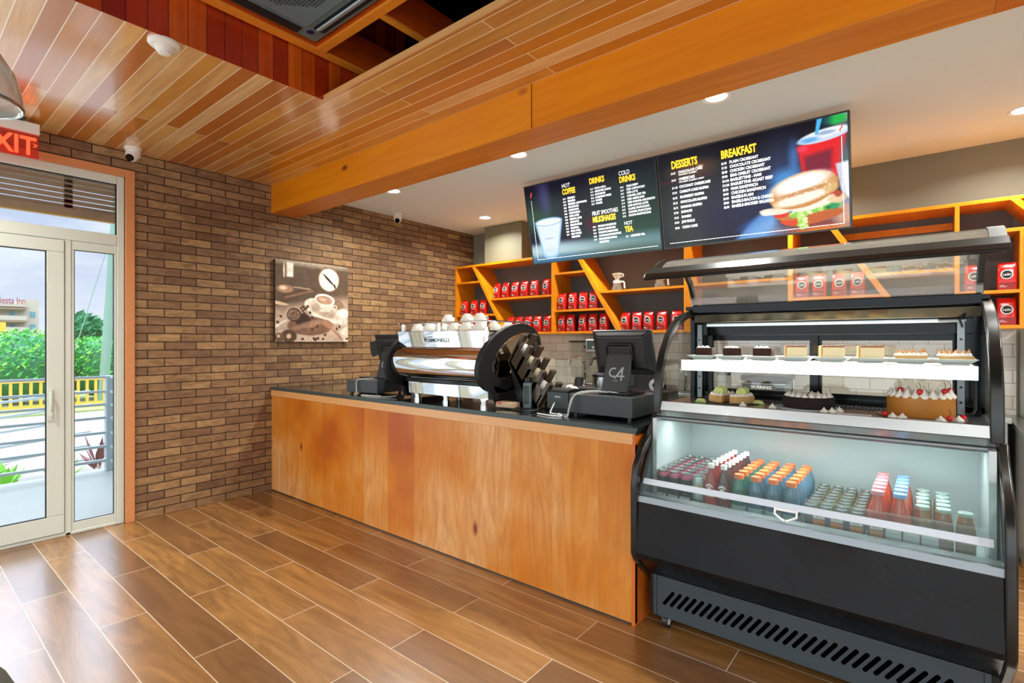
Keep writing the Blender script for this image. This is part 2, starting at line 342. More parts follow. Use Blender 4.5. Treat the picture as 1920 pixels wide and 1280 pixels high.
# ================================================================== SETTING
WX=-5.161; BY=5.485; CZ=3.07
XR=3.2; YF=-3.2
struct(MB().box(WX-.2,XR,YF,BY+.1,-.1,0).build('floor',M['tilefloor']))
# left wall: brick
b=MB(); b.box(WX-.2,WX,1.30,BY+.1,0,3.3); b.box(WX-.2,WX,YF,1.30,2.86,3.3); b.box(WX-.2,WX,YF,-2.75,0,2.86)
struct(b.build('wall_left',M['brick']))
# back wall; shade behind the shelf put in as a darker paint copy
struct(MB().box(WX,XR,BY,BY+.12,0,3.3).build('wall_back',M['greywall']))
struct(MB().box(WX,.52,BY-.012,BY-.0005,.94,1.6).build('trim_1',M['subway']))
b=MB(); b.box(WX,.50,BY-.01,BY-.0005,1.6,2.52); struct(b.build('trim_2',M['shadedwall']))
struct(MB().box(-4.69,-4.05,5.20,BY,2.56,3.045).build('trim_3',M['column'],bevel=.004))
# street wall behind the camera (two wide windows) and right wall
b=MB(); b.box(WX-.2,XR+.1,YF-.15,YF,0,.35); b.box(WX-.2,XR+.1,YF-.15,YF,2.85,3.3); b.box(WX-.2,-4.1,YF-.15,YF,.35,2.85); b.box(1.7,XR+.1,YF-.15,YF,.35,2.85); b.box(-1.35,-1.1,YF-.15,YF,.35,2.85)
struct(b.build('wall_front',M['sidewall']))
b=MB(); b.box(XR,XR+.12,YF,BY+.1,0,.4); b.box(XR,XR+.12,YF,BY+.1,2.85,3.3); b.box(XR,XR+.12,1.3,BY+.1,.4,2.85); b.box(XR,XR+.12,YF,-2.5,.4,2.85)
struct(b.build('wall_right',M['sidewall']))
def window(name,x0,x1,y,z0,z1,ax='X'):
    f=MB(); g=MB(); t=.035
    def bx(m,a0,a1,c0,c1,d=.03):
        if ax=='X': m.box(a0,a1,y-d,y+d,c0,c1)
        else: m.box(y-d,y+d,a0,a1,c0,c1)
    bx(f,x0,x1,z0,z0+.06); bx(f,x0,x1,z1-.06,z1); bx(f,x0,x0+.06,z0+.06,z1-.06); bx(f,x1-.06,x1,z0+.06,z1-.06)
    m_=(x0+x1)/2; bx(f,m_-.03,m_+.03,z0+.06,z1-.06)
    o=struct(f.build(name,M['pvc'])); bx(g,x0+.06,x1-.06,z0+.06,z1-.06,.003); p=g.build('pane',M['glass'],o); return o
window('window_1',-4.1,-1.35,YF-.07,.35,2.85); window('window_2',-1.1,1.7,YF-.07,.35,2.85); window('window_3',-2.5,1.3,XR+.06,.4,2.85,'Y')
# wooden ceiling around the recess
RX0,RX1,RY0,RY1=-3.06,1.4,-.9,1.84
b=MB(); b.box(WX,RX0,YF,2.52,CZ,CZ+.03); b.box(RX1,XR,YF,2.52,CZ,CZ+.03); b.box(RX0,RX1,YF,RY0,CZ,CZ+.03); b.box(RX0,RX1,RY1,2.52,CZ,CZ+.03)
struct(b.build('ceiling',M['ceilwood']))
b=MB(); b.box(RX0-.02,RX0+.001,RY0,2.5,CZ+.031,4.1); b.box(RX0,RX0+.002,RY0,RY1,CZ-.001,CZ+.032); b.box(RX1,RX1+.02,RY0,2.5,CZ+.031,4.1)
struct(b.build('trim_4',M['recess']))
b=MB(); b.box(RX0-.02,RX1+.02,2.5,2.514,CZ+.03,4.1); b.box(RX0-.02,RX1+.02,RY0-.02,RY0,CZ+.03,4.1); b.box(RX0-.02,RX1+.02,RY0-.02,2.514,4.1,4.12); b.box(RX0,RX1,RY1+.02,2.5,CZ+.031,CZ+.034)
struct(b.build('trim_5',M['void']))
struct(MB().box(RX0,RX1,RY1-.012,RY1-.001,CZ-.004,CZ+.03).build('trim_6',M['counteredge']))
# white dropped ceiling over the counter
struct(MB().box(WX,XR,2.775,BY,3.05,3.3).build('trim_7',M['white']))
b=MB(); b.box(WX-.2,XR+.1,YF-.1,RY0-.02,3.3,3.34); b.box(WX-.2,XR+.1,2.514,BY+.1,3.3,3.34); b.box(WX-.2,RX0-.02,RY0-.02,2.514,3.3,3.34); b.box(RX1+.02,XR+.1,RY0-.02,2.514,3.3,3.34)
struct(b.build('trim_8',M['void']))
# beam: two boards on the face, soffit
b=MB(); b.box(WX,XR,2.515,2.775,2.797,3.3); bo=struct(b.build('trim_9',M['beam'],bevel=.003))
struct(MB().box(WX,-1.881,2.508,2.515,2.795,3.068).build('trim_10',M['beam'],bevel=.001))
struct(MB().box(WX,XR,2.512,2.777,2.792,2.797).build('trim_11',M['beamunder']))
# joists in the recess
def joist(nm,x0,x1,y0,y1,lab):
    o=thing(nm,lab,'joist',((x0+x1)/2,(y0+y1)/2,3.33),group=None)
    MB().box(x0,x1,y0,y1,3.345,3.56).build('board',M['joist'],o); MB().box(x0,x1,y0,y1,3.33,3.345).build('face_strip',M['jfacer'],o); return o
joist('ceiling_joist',-3.04,-2.982,RY0,2.495,'orange timber joist running along the recess wall left of the air conditioner')
joist('ceiling_joist',-2.98,RX1,1.738,1.792,'long orange timber joist crossing the ceiling recess behind the air conditioner')
for x,l in ((-2.418,'short orange joist between the long joist and the far recess edge, nearest the air conditioner'),(-1.79,'short orange joist at the top edge of the photo, second across the dark recess')):
    joist('ceiling_joist',x,x+.042,1.794,2.495,l)
# ------------------------------------------------------------------ entrance door
Xf0,Xf1=-5.235,-5.178
d=MB()
def fb(y0,y1,z0,z1,m=None,x0=Xf0,x1=Xf1): (m or d).box(x0,x1,y0,y1,z0,z1)
fb(1.244,1.294,0,2.86); fb(-1.20,-1.15,0,2.86); fb(-1.15,1.244,2.79,2.86); fb(-1.15,1.244,2.285,2.375); fb(.915,.955,.0,2.285); fb(-.885,-.845,0,2.285)
fb(-1.15,1.244,0,.025)
door=d.build('door_1',M['pvc'],bevel=.006); struct(door)
g=MB(); fb(.955,1.244,.1,2.22,g,-5.212,-5.206); fb(-1.15,1.244,2.375,2.79,g,-5.212,-5.206); fb(-1.15,-.885,.1,2.22,g,-5.212,-5.206); g.build('fixed_glass',M['glass'],door)
s=MB(); 
for a,bb in ((.955,1.244),(-1.15,-.885)):
    fb(a,bb,.025,.09,s,-5.228,-5.185); fb(a,bb,2.216,2.285,s,-5.228,-5.185); fb(a,a+.018,.09,2.216,s,-5.228,-5.185); fb(bb-.018,bb,.09,2.216,s,-5.228,-5.185)
s.build('sidelight_frame',M['pvc'],door,bevel=.004)
k=MB(); fb(.973,.977,.09,2.216,k,-5.207,-5.19); fb(1.222,1.226,.09,2.216,k,-5.207,-5.19); fb(.973,1.226,.09,.094,k,-5.207,-5.19); fb(.973,1.226,2.212,2.216,k,-5.207,-5.19); fb(1.236,1.244,2.375,2.79,k,-5.207,-5.19); fb(-1.15,1.244,2.782,2.79,k,-5.207,-5.19)
k.build('gasket',M['pvcdark'],door)
def leaf(y0,y1,hy,side):
    f=MB(); Xa,Xb=-5.222,-5.168
    for a,bb,c,dd in ((y0,y1,.03,.17),(y0,y1,2.185,2.28),(y0,y0+.105,.17,2.185),(y1-.105,y1,.17,2.185)): f.box(Xa,Xb,a,bb,c,dd)
    o=f.build('door_leaf',M['pvc'],door,bevel=.006)
    MB().box(-5.2,-5.194,y0+.105,y1-.105,.17,2.185).build('pane',M['glass'],o)
    kk=MB(); e=.005
    for a,bb,c,dd in ((y0+.105,y1-.105,.17,.17+e),(y0+.105,y1-.105,2.185-e,2.185),(y0+.105,y0+.105+e,.17,2.185),(y1-.105-e,y1-.105,.17,2.185)): kk.box(-5.194,-5.170,a,bb,c,dd)
    kk.build('gasket',M['pvcdark'],o)
    h=MB(); h.box(-5.168,-5.158,hy-.016,hy+.016,.905,1.14); h.cyl((-5.16,hy,1.11),(-5.125,hy,1.11),.009); h.tube([(-5.125,hy,1.115),(-5.12,hy,1.08),(-5.12,hy,.985),(-5.128,hy,.975)],.009,8); h.cyl((-5.16,hy,.94),(-5.152,hy,.94),.011)
    h.build('door_handle',M['pvc'],o,smooth=True)
leaf(.035,.912,.826,1); leaf(-.842,.03,-.76,1)
b=MB(); b.box(-5.178,-5.146,1.296,1.358,0,2.918); b.box(-5.178,-5.146,-1.27,1.296,2.855,2.918); b.box(-5.178,-5.146,-1.27,-1.2,0,2.855)
struct(b.build('trim_12',M['trim'],bevel=.003))
window('window_4',-2.75,-1.27,-5.26,.0,2.86,'Y')

# ================================================================== OUTSIDE
O={}
O['slab']=mat('balcony_tiles','9c9d94',.4,bump=.02); O['road']=mat('pale_concrete_road','8a8076',.8,var=.08,bscale=.6); O['grass']=mat('verge_grass','8f9a5e',.9,var=.35,bscale=3)
O['rail']=mat('grey_rail_paint','a8b8be',.45); O['yel']=mat('yellow_fence_paint','e0a030',.5); O['leaf']=mat('bright_green_leaf','2f9a38',.5,var=.5,bscale=2.2); O['leafd']=mat('dark_green_leaf','1d6b3e',.5,var=.4,bscale=2)
O['leafl']=mat('light_green_leaf','86cc48',.5,var=.3,bscale=2)
O['wall']=mat('cream_building_wall','a89c8c',.8); O['band']=mat('tan_building_band','806a54',.8); O['pole']=mat('grey_green_concrete','6e8a78',.8,var=.1); O['win']=mat('teal_window','5c8a94',.2)
O['slat']=mat('louvre_wood','b8937a',.6); O['slatedge']=mat('louvre_edge_wood','c99a5c',.6); O['rust']=mat('maroon_sign_letters','8a3c34',.6); O['agave']=mat('agave_leaf','7a4a48',.6,var=.3); O['canopy']=mat('canopy_soffit','6a5340',.7)
struct(MB().box(-7.62,WX-.2,-6,4.5,-.12,-.01).build('trim_13',O['slab']))
struct(MB().box(-17.2,-7.62,-30,30,-.5,-.35).build('trim_14',O['road']))
gr=MB().box(-70,-17.2,-60,60,-.5,-.3).build('verge_grass',O['grass']); tag(gr,'patchy grass verge behind the yellow fence outside','grass',kind='stuff')
struct(MB().box(-8.2,-7.62,-30,30,-.5,-.2).build('trim_15',O['road']))
def railing(lab,x,y0,y1,posts,zs,dz=0,nm='balcony_railing'):
    t=thing(nm,lab,'railing',(x,(y0+y1)/2,-.01))
    for z in zs:
        MB().box(x-.022,x+.022,y0,y1,z-.014,z+.014).build('rail',O['rail'],t)
    for p in posts: MB().box(x-.05,x+.05,p-.045,p+.045,-.01,max(zs)+.014).build('post',O['rail'],t,bevel=.004)
    return t
ZS=[1.085,.915,.765,.61,.435,.275,.11]
railing('grey metal balcony railing seen through the glass door',-7.5,-5.9,1.69,[1.735,-1.6,-4.8],ZS)
t=thing('balcony_railing','short grey railing return at the balcony corner, seen through the sidelight','railing',(-6.6,1.75,-.01))
for z in ZS: MB().box(-7.45,-5.75,1.72,1.75,z-.014,z+.014).build('rail',O['rail'],t)
MB().box(-5.75,-5.66,1.70,1.78,-.01,1.1).build('post',O['rail'],t)
t=thing('ramp_railing','lower sloping grey railing of the ramp beyond the balcony','railing',(-9.2,0,-.35))
for i in range(6):
    z=.80-.19*i; MB().bar([(-9.2,-5,z-.62),(-9.2,1.9,z)],.04,.03,(1,0,0)).build('rail',O['rail'],t)
for p in (-4.0,-1.4,1.6): MB().box(-9.26,-9.14,p-.06,p+.06,-.35,.80-(1.9-p)*.09).build('post',O['rail'],t)
# yellow fence
t=thing('yellow_fence','low yellow picket fence across the road outside','fence',(-18,0,-.3))
MB().box(-18.04,-17.96,-12,8,.44,.53).build('top_rail',O['yel'],t); MB().box(-18.04,-17.96,-12,8,-.3,-.16).build('bottom_rail',O['yel'],t)
base=None
for i in range(60):
    y=4.6-.19*i*1.0
    if base is None: base=MB().box(-18.03,-17.97,y-.03,y+.03,-.2,.46).build('picket',O['yel'],t); y00=y
    else:
        c=base.copy(); COL.objects.link(c); c.location=(0,y-y00,0)
def leaves(n,ell,size,rng,mb=None):
    m=mb or MB(); (cx,cy,cz),(rx,ry,rz)=ell
    for i in range(n):
        u=rng.uniform(-1,1); a=rng.uniform(0,2*PI); r=rng.uniform(.72,1.05); s=math.sqrt(1-u*u)
        p=Vector((cx+rx*r*s*math.cos(a),cy+ry*r*s*math.sin(a),cz+rz*r*u)); d=Vector((rng.gauss(0,1),rng.gauss(0,1),rng.gauss(.3,.8))).normalized(); e=d.orthogonal().normalized(); f=d.cross(e)
        q=size*rng.uniform(.6,1.3); m.add([p-e*q*.5,p+f*q*.22+d*q*.05,p+e*q*.6,p-f*q*.22+d*q*.05],[(0,1,2,3)])
    return m
rng=random.Random(3)
def bush(lab,y,x,r,h):
    t=thing('bush',lab,'bush',(x,y,-.3),group=None)
    c=MB(); c.ball((x,y,h*.5-.29),1,16,(r*.8,r*.85,h*.48)); c.build('bush_core',O['leafd'],t,smooth=True)
    leaves(4200,((x,y,h*.55-.2),(r*.95,r,h*.42)),.125,rng).build('foliage',O['leaf'],t)
    leaves(1300,((x,y,h*.6-.28),(r,r,h*.44)),.12,rng).build('young_foliage',O['leafl'],t)
bush('big green bush right of the utility pole base, beyond the yellow fence',4.6,-20.5,1.3,1.9)
bush('dense green bush seen through the narrow sidelight left of the utility pole',2.7,-20.5,1.4,2.05)
bush('wide green bush seen behind the door frame, below the building',.7,-21,1.5,2.1)
bush('leafy bush at the left edge below the yellow banner',-1.4,-21,1.5,1.95)
t=thing('tree','dark round tree on the horizon right of the building','tree',(-60,11.8,-.3))
MB().cyl((-60,11.8,-.3),(-60,11.8,3),.3).build('trunk',O['slat'],t); c=MB(); 
c=leaves(500,((-60,11.8,2.6),(1.5,1.4,1.4)),.8,rng); c.ball((-60,11.8,2.6),1.2,12); c.build('crown',O['leafd'],t)
t=thing('tree','low dark tree line on the horizon behind the utility pole','tree',(-66,16,-.3)); c=leaves(700,((-66,16,1.9),(3,5,1.6)),.9,rng); c.ball((-66,16,1.6),1,12,(2.6,4.6,1.6)); c.build('crown',O['leafd'],t)
t=thing('utility_pole','pale concrete utility pole outside, seen through the sidelight','pole',(-19,4.25,-.3))
MB().cyl((-19,4.22,-.3),(-19,4.72,9),.125,.09,14).build('shaft',O['pole'],t,smooth=True)
MB().cyl((-19,3.2,-.3),(-19,4.5,5),.012,n=5).build('guy_wire',O['pole'],t)
t=thing('hotel_building','cream three storey building with maroon roof sign far outside the door','building',(-76,-2,-.3))
MB().box(-84,-75,-26,11.1,-.3,5.35).build('wall',O['wall'],t); MB().box(-84,-75.0,10.05,11.1,5.35,6.0).build('parapet',O['wall'],t); MB().box(-84,-74.6,-26,10.05,5.15,5.42).build('roof_band',O['wall'],t)
for z in (4.95,3.62,2.35): MB().box(-75.05,-74.2,-26,10.05,z-.09,z+.09).build('floor_band',O['band'],t)
for z in (4.15,2.95): MB().box(-74.6,-74.2,-26,10.05,z-.42,z+.05).build('balcony_wall',O['wall'],t)
for z in (4.1,2.75):
    for y in (10.6,9.0,7.4,4.0): MB().box(-75.03,-74.95,y-.2,y+.2,z,z+.6).build('window',O['win'],t)
text('sign_lettering','Siesta Inn',O['rust'],frame((-74.55,7.75,5.46),(0,1,0),(0,0,1)),.98,.60,.014,parent=t)
t=MB().box(-30,-29.9,1.0,3.4,1.3,2.3).build('yellow_banner',O['yel']); tag(t,'plain yellow banner board in front of the cream building','banner')
c=thing('car','white car parked far right of the utility pole outside','car',(-45,12.3,-.3))
MB().prism([(10.4,.1),(10.4,.6),(11.1,.75),(11.6,1.2),(13.2,1.2),(13.8,.7),(14.3,.6),(14.3,.1)],'X',-46,-44.4).build('body',M['offwhite'],c)
MB().prism([(11.3,.78),(11.7,1.12),(13.1,1.12),(13.5,.78)],'X',-44.4,-44.38).build('side_window',M['black'],c)
for y in (11.2,13.6): MB().cyl((-44.5,y,.035),(-44.3,y,.035),.33,n=14).build('wheel',M['black'],c)
def agave(lab,x,y,n,col,s,seed):
    rr=random.Random(seed); t=thing('agave_plant',lab,'plant',(x,y,-.2)); m=MB()
    for i in range(n):
        a=2*PI*i/n+rr.uniform(-.2,.2); el=rr.uniform(.5,1.35); L=s*rr.uniform(.7,1.1); dd=Vector((math.cos(a)*math.cos(el),math.sin(a)*math.cos(el),math.sin(el))); sd=Vector((-math.sin(a),math.cos(a),0))
        p=Vector((x,y,-.2)); m.add([p-sd*.03,p+dd*L*.5-sd*.045,p+dd*L,p+dd*L*.5+sd*.045,p+dd*L*.5-Vector((0,0,.02))],[(0,1,4),(1,2,4),(2,3,4),(3,0,4)])
    m.build('leaves',col,t)
agave('spiky maroon agave behind the balcony railing near the corner post',-8.6,1.85,9,O['agave'],.5,5)
agave('spiky plant behind the balcony railing, left of the door handle',-8.5,.62,8,O['agave'],.55,9)
agave('low green leafy plant at the foot of the balcony corner post',-8.3,1.45,16,O['leafl'],.35,11)
agave('low green leafy plant below the door handle, beyond the railing',-8.3,.95,14,O['leafl'],.32,12)
# louvred timber screen over the walkway
t=thing('louvre_screen','brown timber louvre screen hanging outside above the door transom','screen',(-6.2,0,2.65))
for i in range(7): MB().box(-6.235,-6.19,-3,2.1,2.735+.047*i,2.735+.047*i+.031).build('slat',O['slat'],t)
for y in (1.12,-.1,-1.4): MB().box(-6.23,-6.19,y-.03,y+.03,2.72,3.1).build('upright',O['slat'],t)
MB().box(-6.24,-6.18,-3,2.1,2.672,2.735).build('bottom_board',O['slat'],t); MB().box(-6.24,-6.18,-3,2.1,2.655,2.672).build('edge_strip',O['slatedge'],t)
struct(MB().box(-6.9,WX-.2,-6,4.5,3.12,3.2).build('trim_16',O['canopy']))

# ================================================================== CEILING THINGS
def downlight(x,y,z,lab,W=17,vis=True):
    t=thing('downlight',lab,'ceiling light',(x,y,z),group='round recessed ceiling downlights')
    MB().lathe([(.062,0),(.078,-.003),(.085,-.006),(.088,0)],28,(x,y,z-.0),cap=False).build('trim_ring',M['offwhite'],t,smooth=True)
    MB().lathe([(.0,-.0005),(.062,-.0005),(.064,0)],28,(x,y,z-.001),cap=False).build('lit_disc',M['lampdisc'],t)
    lamp('downlight_light','AREA',(x,y,z-.02),W,(.98,.985,.93),shape='DISK',size=.12,spread=math.radians(150))
downlight(-4.29,3.351,3.05,'round recessed downlight nearest the brick wall, just behind the beam',27)
downlight(-2.648,3.355,3.05,'round recessed downlight behind the beam, above the coffee machine, left of the menu screens',27)
downlight(-1.047,3.354,3.05,'large bright recessed downlight above the right menu screen',27)
downlight(-4.32,4.80,3.05,'small recessed downlight near the back left corner above the boxed column')
downlight(.50,4.84,3.05,'recessed downlight cut by the right edge of the photo')
for x,y in ((-2.65,4.8),(-1.0,4.8),(.55,3.35),(2.1,3.35),(2.1,4.8)):
    downlight(x,y,3.05,'recessed downlight in the white ceiling hidden behind the menu screens or outside the photo',24)
for x,y in ((-4.2,-1.9),(-2.2,-1.9),(.4,-1.9),(2.3,-1.9),(2.3,.9),(-4.3,.0)):  # downlights out of view, added to brighten the room
    downlight(x,y,CZ,'unseen recessed downlight added to the timber ceiling over the seating side',26)
t=thing('pendant_lamp','glass dome pendant lamp cut off at the top left corner of the photo','lamp',(-2.42,.165,2.28))
MB().lathe([(.150,0),(.153,.01),(.15,.05),(.135,.11),(.10,.17),(.05,.205),(.02,.215)],32,(-2.42,.165,2.28),cap=False).build('dome_shade',glass('ribbed_lamp_glass',(.75,.77,.74),2.5,.05,body=.35,bodycol=(.62,.64,.6)),t,smooth=True)
MB().tube([(-2.42+.152*math.cos(a*PI/12),.165+.152*math.sin(a*PI/12),2.281) for a in range(24)],.006,8,True).build('shade_rim',M['steel'],t,smooth=True)
MB().cyl((-2.42,.165,2.49),(-2.42,.165,3.35),.004).build('cord',M['cableblk'],t); MB().cyl((-2.42,.165,2.44),(-2.42,.165,2.52),.022).build('lamp_holder',M['steel'],t)
MB().ball((-2.42,.165,2.39),.035).build('bulb',mat('warm_bulb','fff2d8',.3,emit=(1,.85,.6),es=2),t,smooth=True)
t=thing('smoke_detector','round white smoke detector on the timber ceiling','smoke detector',(-3.124,.952,CZ))
MB().lathe([(.074,0),(.074,-.012),(.066,-.02),(.05,-.024)],32,(-3.124,.952,CZ)).build('base_plate',M['offwhite'],t,smooth=True)
MB().lathe([(.046,-.022),(.044,-.038),(.034,-.045),(.030,-.058),(.02,-.062)],32,(-3.124,.952,CZ)).build('sensor_cap',M['offwhite'],t,smooth=True)
def dome_cam(lab,x,y,z):
    t=thing('security_camera',lab,'camera',(x,y,z),group=None)
    MB().lathe([(.062,0),(.06,-.014),(.05,-.02)],28,(x,y,z)).build('mount',M['offwhite'],t,smooth=True)
    b=MB(); b.lathe([(.05,-.018),(.052,-.05),(.048,-.07)],28,(x,y,z)); b.ball((x+.012,y-.01,z-.068),.046,20); b.build('housing',M['offwhite'],t,smooth=True)
    dr=Vector((.55,-.55,-.55)).normalized(); c=Vector((x+.012,y-.01,z-.068)); MB().cyl(c+dr*.03,c+dr*.049,.03,.027,24).build('lens',M['blackgloss'],t,smooth=True)
dome_cam('white dome security camera on the timber ceiling above the door','-5.03' and -5.03,1.315,CZ); dome_cam('white dome security camera on the white ceiling behind the beam',-5.02,3.99,3.05)
# cassette air conditioner in the joist grid
x0,x1,y0,y1,z0=-2.968,-2.06,.82,1.724,3.345
t=thing('air_conditioner','blue grey ceiling cassette air conditioner with a perforated round intake','air conditioner',((x0+x1)/2,(y0+y1)/2,z0))
b=MB(); cx_,cy_=(x0+x1)/2,(y0+y1)/2
b.box(x0,x1,y0,y1,z0+.012,z0+.3); b.build('casing',M['acgrey'],t,bevel=.012)
MB().box(x0+.13,x1-.13,y0+.13,y1-.13,z0-.004,z0+.012).build('raised_panel',M['acgrey'],t,bevel=.01)
b=MB()
for s,a in ((0,0),(1,1),(0,2),(1,3)):
    if a==0: b.box(x0+.025,x0+.085,y0+.14,y1-.14,z0+.004,z0+.014)
    if a==2: b.box(x1-.085,x1-.025,y0+.14,y1-.14,z0+.004,z0+.014)
    if a==1: b.box(x0+.14,x1-.14,y1-.095,y1-.03,z0+.004,z0+.014)
    if a==3: b.box(x0+.14,x1-.14,y0+.03,y0+.095,z0+.004,z0+.014)
b.build('air_slot',M['acdark'],t)
b=MB(); b.M=Matrix.Translation((cx_,y1-.062,z0+.006))@Matrix.Rotation(.5,4,'X'); b.box(-.30,.30,-.03,.03,-.006,.006); b.build('air_flap',mat('air_flap_plastic','9fb3b8',.35),t,bevel=.005)
b=MB()
# perforated square grille with cut corners: many dark holes
for i in range(-13,14):
    for j in range(-15,16):
        px=i*.019+(j%2)*.0095; py=j*.0166
        if abs(px)+abs(py)<.36 and abs(px)<.255 and abs(py)<.255:
            b.lathe([(.0001,-.0052),(.0068,-.0052)],6,(cx_+px,cy_+py,z0),cap=False)
b.build('intake_holes',M['acdark'],t)
b=MB(); b.lathe([(.02,0),(.02,-.003),(.001,-.003)],20,(x0+.16,y1-.13+.055,z0+.0125)); 
MB().lathe([(.024,0),(.022,-.004),(.001,-.004)],20,(x0+.085,y1-.085,z0+.0125)).build('badge',mat('navy_badge','1a1f4a',.3),t)
# exit sign
t=thing('exit_sign','red lit exit sign hanging below the ceiling above the glass door','sign',(-4.95,.57,3.07))
MB().box(-5.0,-4.90,.30,.655,3.045,3.07).build('ceiling_mount',M['dark'],t,bevel=.004)
MB().box(-4.985,-4.925,.40,.735,2.972,3.045).build('housing',M['offwhite'],t,bevel=.004)
MB().box(-4.958,-4.950,.405,.732,2.80,2.972).build('acrylic_panel',M['exitpane'],t)
text('lettering','EXIT',M['exit'],frame((-4.946,.425,2.822),(0,1,0),(0,0,1)),.178,.80,.004,parent=t)
text('arrow','>',M['exit'],frame((-4.946,.700,2.872),(0,1,0),(0,0,1)),.06,.7,.001,parent=t)

# ================================================================== PAINTED PICTURES (canvas print and screens)
def srgb2lin(a): a=np.clip(a,0,1); return np.where(a<=.04045,a/12.92,((a+.055)/1.055)**2.4)
class Paint:
    def __init__(s,w_,h_,nx,base):
        s.w,s.h,s.nx=w_,h_,nx; s.ny=int(nx*h_/w_); s.x,s.y=np.meshgrid(np.linspace(0,w_,s.nx+1),np.linspace(0,h_,s.ny+1))
        s.c=np.zeros(s.x.shape+(3,))+np.array(s.col(base)); s.rng=np.random.RandomState(4)
    def col(s,c): return [int(c[i:i+2],16)/255 for i in (0,2,4)]
    def mask(s,m,c,a=1.0):
        m=np.clip(m,0,1)[...,None]*a; s.c=s.c*(1-m)+np.array(s.col(c))*m
    def ell(s,cx,cy,rx,ry,c,soft=.15,a=1.0,rot=0,ring=0):
        dx=s.x-cx; dy=s.y-cy; u=(dx*math.cos(rot)+dy*math.sin(rot))/rx; v=(-dx*math.sin(rot)+dy*math.cos(rot))/ry; d=np.sqrt(u*u+v*v)
        m=(1-d)/soft+.5
        if ring: m=np.minimum(m,(d-(1-ring))/soft+.5)
        s.mask(m,c,a)
    def poly(s,pts,c,soft=.004,a=1.0):
        # convex polygon, clockwise or counter-clockwise
        n=len(pts); A=sum(pts[i][0]*pts[(i+1)%n][1]-pts[(i+1)%n][0]*pts[i][1] for i in range(n)); sg=1 if A>0 else -1; m=np.ones_like(s.x)*9
        for i in range(n):
            (ax,ay),(bx,by)=pts[i],pts[(i+1)%n]; L=math.hypot(bx-ax,by-ay)+1e-9
            d=sg*((bx-ax)*(s.y-ay)-(by-ay)*(s.x-ax))/L; m=np.minimum(m,d/soft+.5)
        s.mask(m,c,a)
    def grad(s,y0,y1,c,a=1.0): s.mask((s.y-y0)/(y1-y0),c,a)
    def noise(s,k,amt,ax=(1,1)):
        r=s.rng.rand(int(s.ny/k*ax[1])+3,int(s.nx/k*ax[0])+3); yi=s.y/s.h*(r.shape[0]-2); xi=s.x/s.w*(r.shape[1]-2); a=yi.astype(int); b=xi.astype(int); fy=yi-a; fx=xi-b
        v=(r[a,b]*(1-fy)+r[a+1,b]*fy)*(1-fx)+(r[a,b+1]*(1-fy)+r[a+1,b+1]*fy)*fx
        s.c=s.c*(1+amt*(v[...,None]-.5))
    def build(s,name,o,ex,ey,m,parent,k=1.0):
        """o: top-left corner; ex right; ey down"""
        o,ex,ey=[np.array(t_,float) for t_ in (o,ex,ey)]; P=o+s.x[...,None]*ex*k+s.y[...,None]*ey*k; P=P.reshape(-1,3); nx=s.nx+1; ny=s.ny+1
        i=np.arange(nx*ny).reshape(ny,nx); q=np.stack([i[:-1,:-1],i[1:,:-1],i[1:,1:],i[:-1,1:]],-1).reshape(-1,4)
        me=bpy.data.meshes.new(name); me.from_pydata(P.tolist(),[],q.tolist()); at=me.color_attributes.new('Paint','FLOAT_COLOR','POINT')
        cc=np.ones((nx*ny,4),np.float32); cc[:,:3]=srgb2lin(s.c).reshape(-1,3); at.data.foreach_set('color',cc.ravel()); me.materials.append(m); me.update()
        ob=bpy.data.objects.new(name,me); COL.objects.link(ob); ob.parent=parent; ob.matrix_parent_inverse=world_of(parent).inverted(); return ob
# ---- canvas print on the brick wall
p=Paint(1,1,230,'6b5848')
p.grad(.0,.06,'5e4c3c'); p.ell(.5,-.02,.7,.06,'cdbfa8',1.2,.8)
p.poly([(-.1,.62),(1.1,.38),(1.1,1.1),(-.1,1.1)],'b89d86',.12); p.ell(.35,.9,.5,.25,'c9b09a',1.2,.6)
p.poly([(.07,.43),(.48,.30),(.58,.33),(.12,.52)],'5a4334',.02); p.poly([(.24,.31),(.46,.325),(.45,.345),(.22,.33)],'b99f88',.01,.8); p.poly([(.1,.45),(.5,.335),(.5,.36),(.11,.475)],'8a6a52',.008,.8)
p.poly([(.14,.02),(.23,.02),(.225,.2),(.14,.2)],'f2ead8',.02); p.ell(.11,.12,.012,.1,'e8d0b0',.5); p.ell(.12,.35,.105,.05,'a97f62',.2); p.ell(.10,.34,.05,.025,'efcdb0',.7)
p.ell(.715,.19,.157,.162,'8a684e',.03); p.ell(.715,.19,.142,.147,'efe6d8',.03); p.ell(.715,.19,.135,.14,'d8cbb8',.04,.6,ring=.12)
p.poly([(.62,.105),(.79,.265),(.76,.235)],'2c2018',.006); p.ell(.71,.19,.10,.014,'2c2018',.5,1,.74); p.ell(.80,.27,.03,.012,'2c2018',.5,1,1.3)
p.ell(.66,.60,.30,.135,'e9dccb',.05,1,.33); p.ell(.66,.59,.24,.1,'d2bfa9',.1,.8,.33); p.ell(.64,.60,.19,.07,'a68c76',.3,.7,.33)
p.ell(.82,.50,.12,.07,'8f6e56',.3,.9,.4); p.poly([(.52,.46),(.80,.47),(.74,.60),(.62,.60)],'e4d6c4',.02); p.ell(.65,.595,.07,.02,'e4d6c4',.3); p.ell(.655,.455,.145,.075,'f1e7d9',.06,1,.12); p.ell(.65,.46,.115,.055,'b48c72',.08,1,.12); p.ell(.63,.45,.06,.02,'d7b59c',.6,.7)
p.ell(.80,.545,.035,.03,'f1e7d9',.2,1,ring=.35)
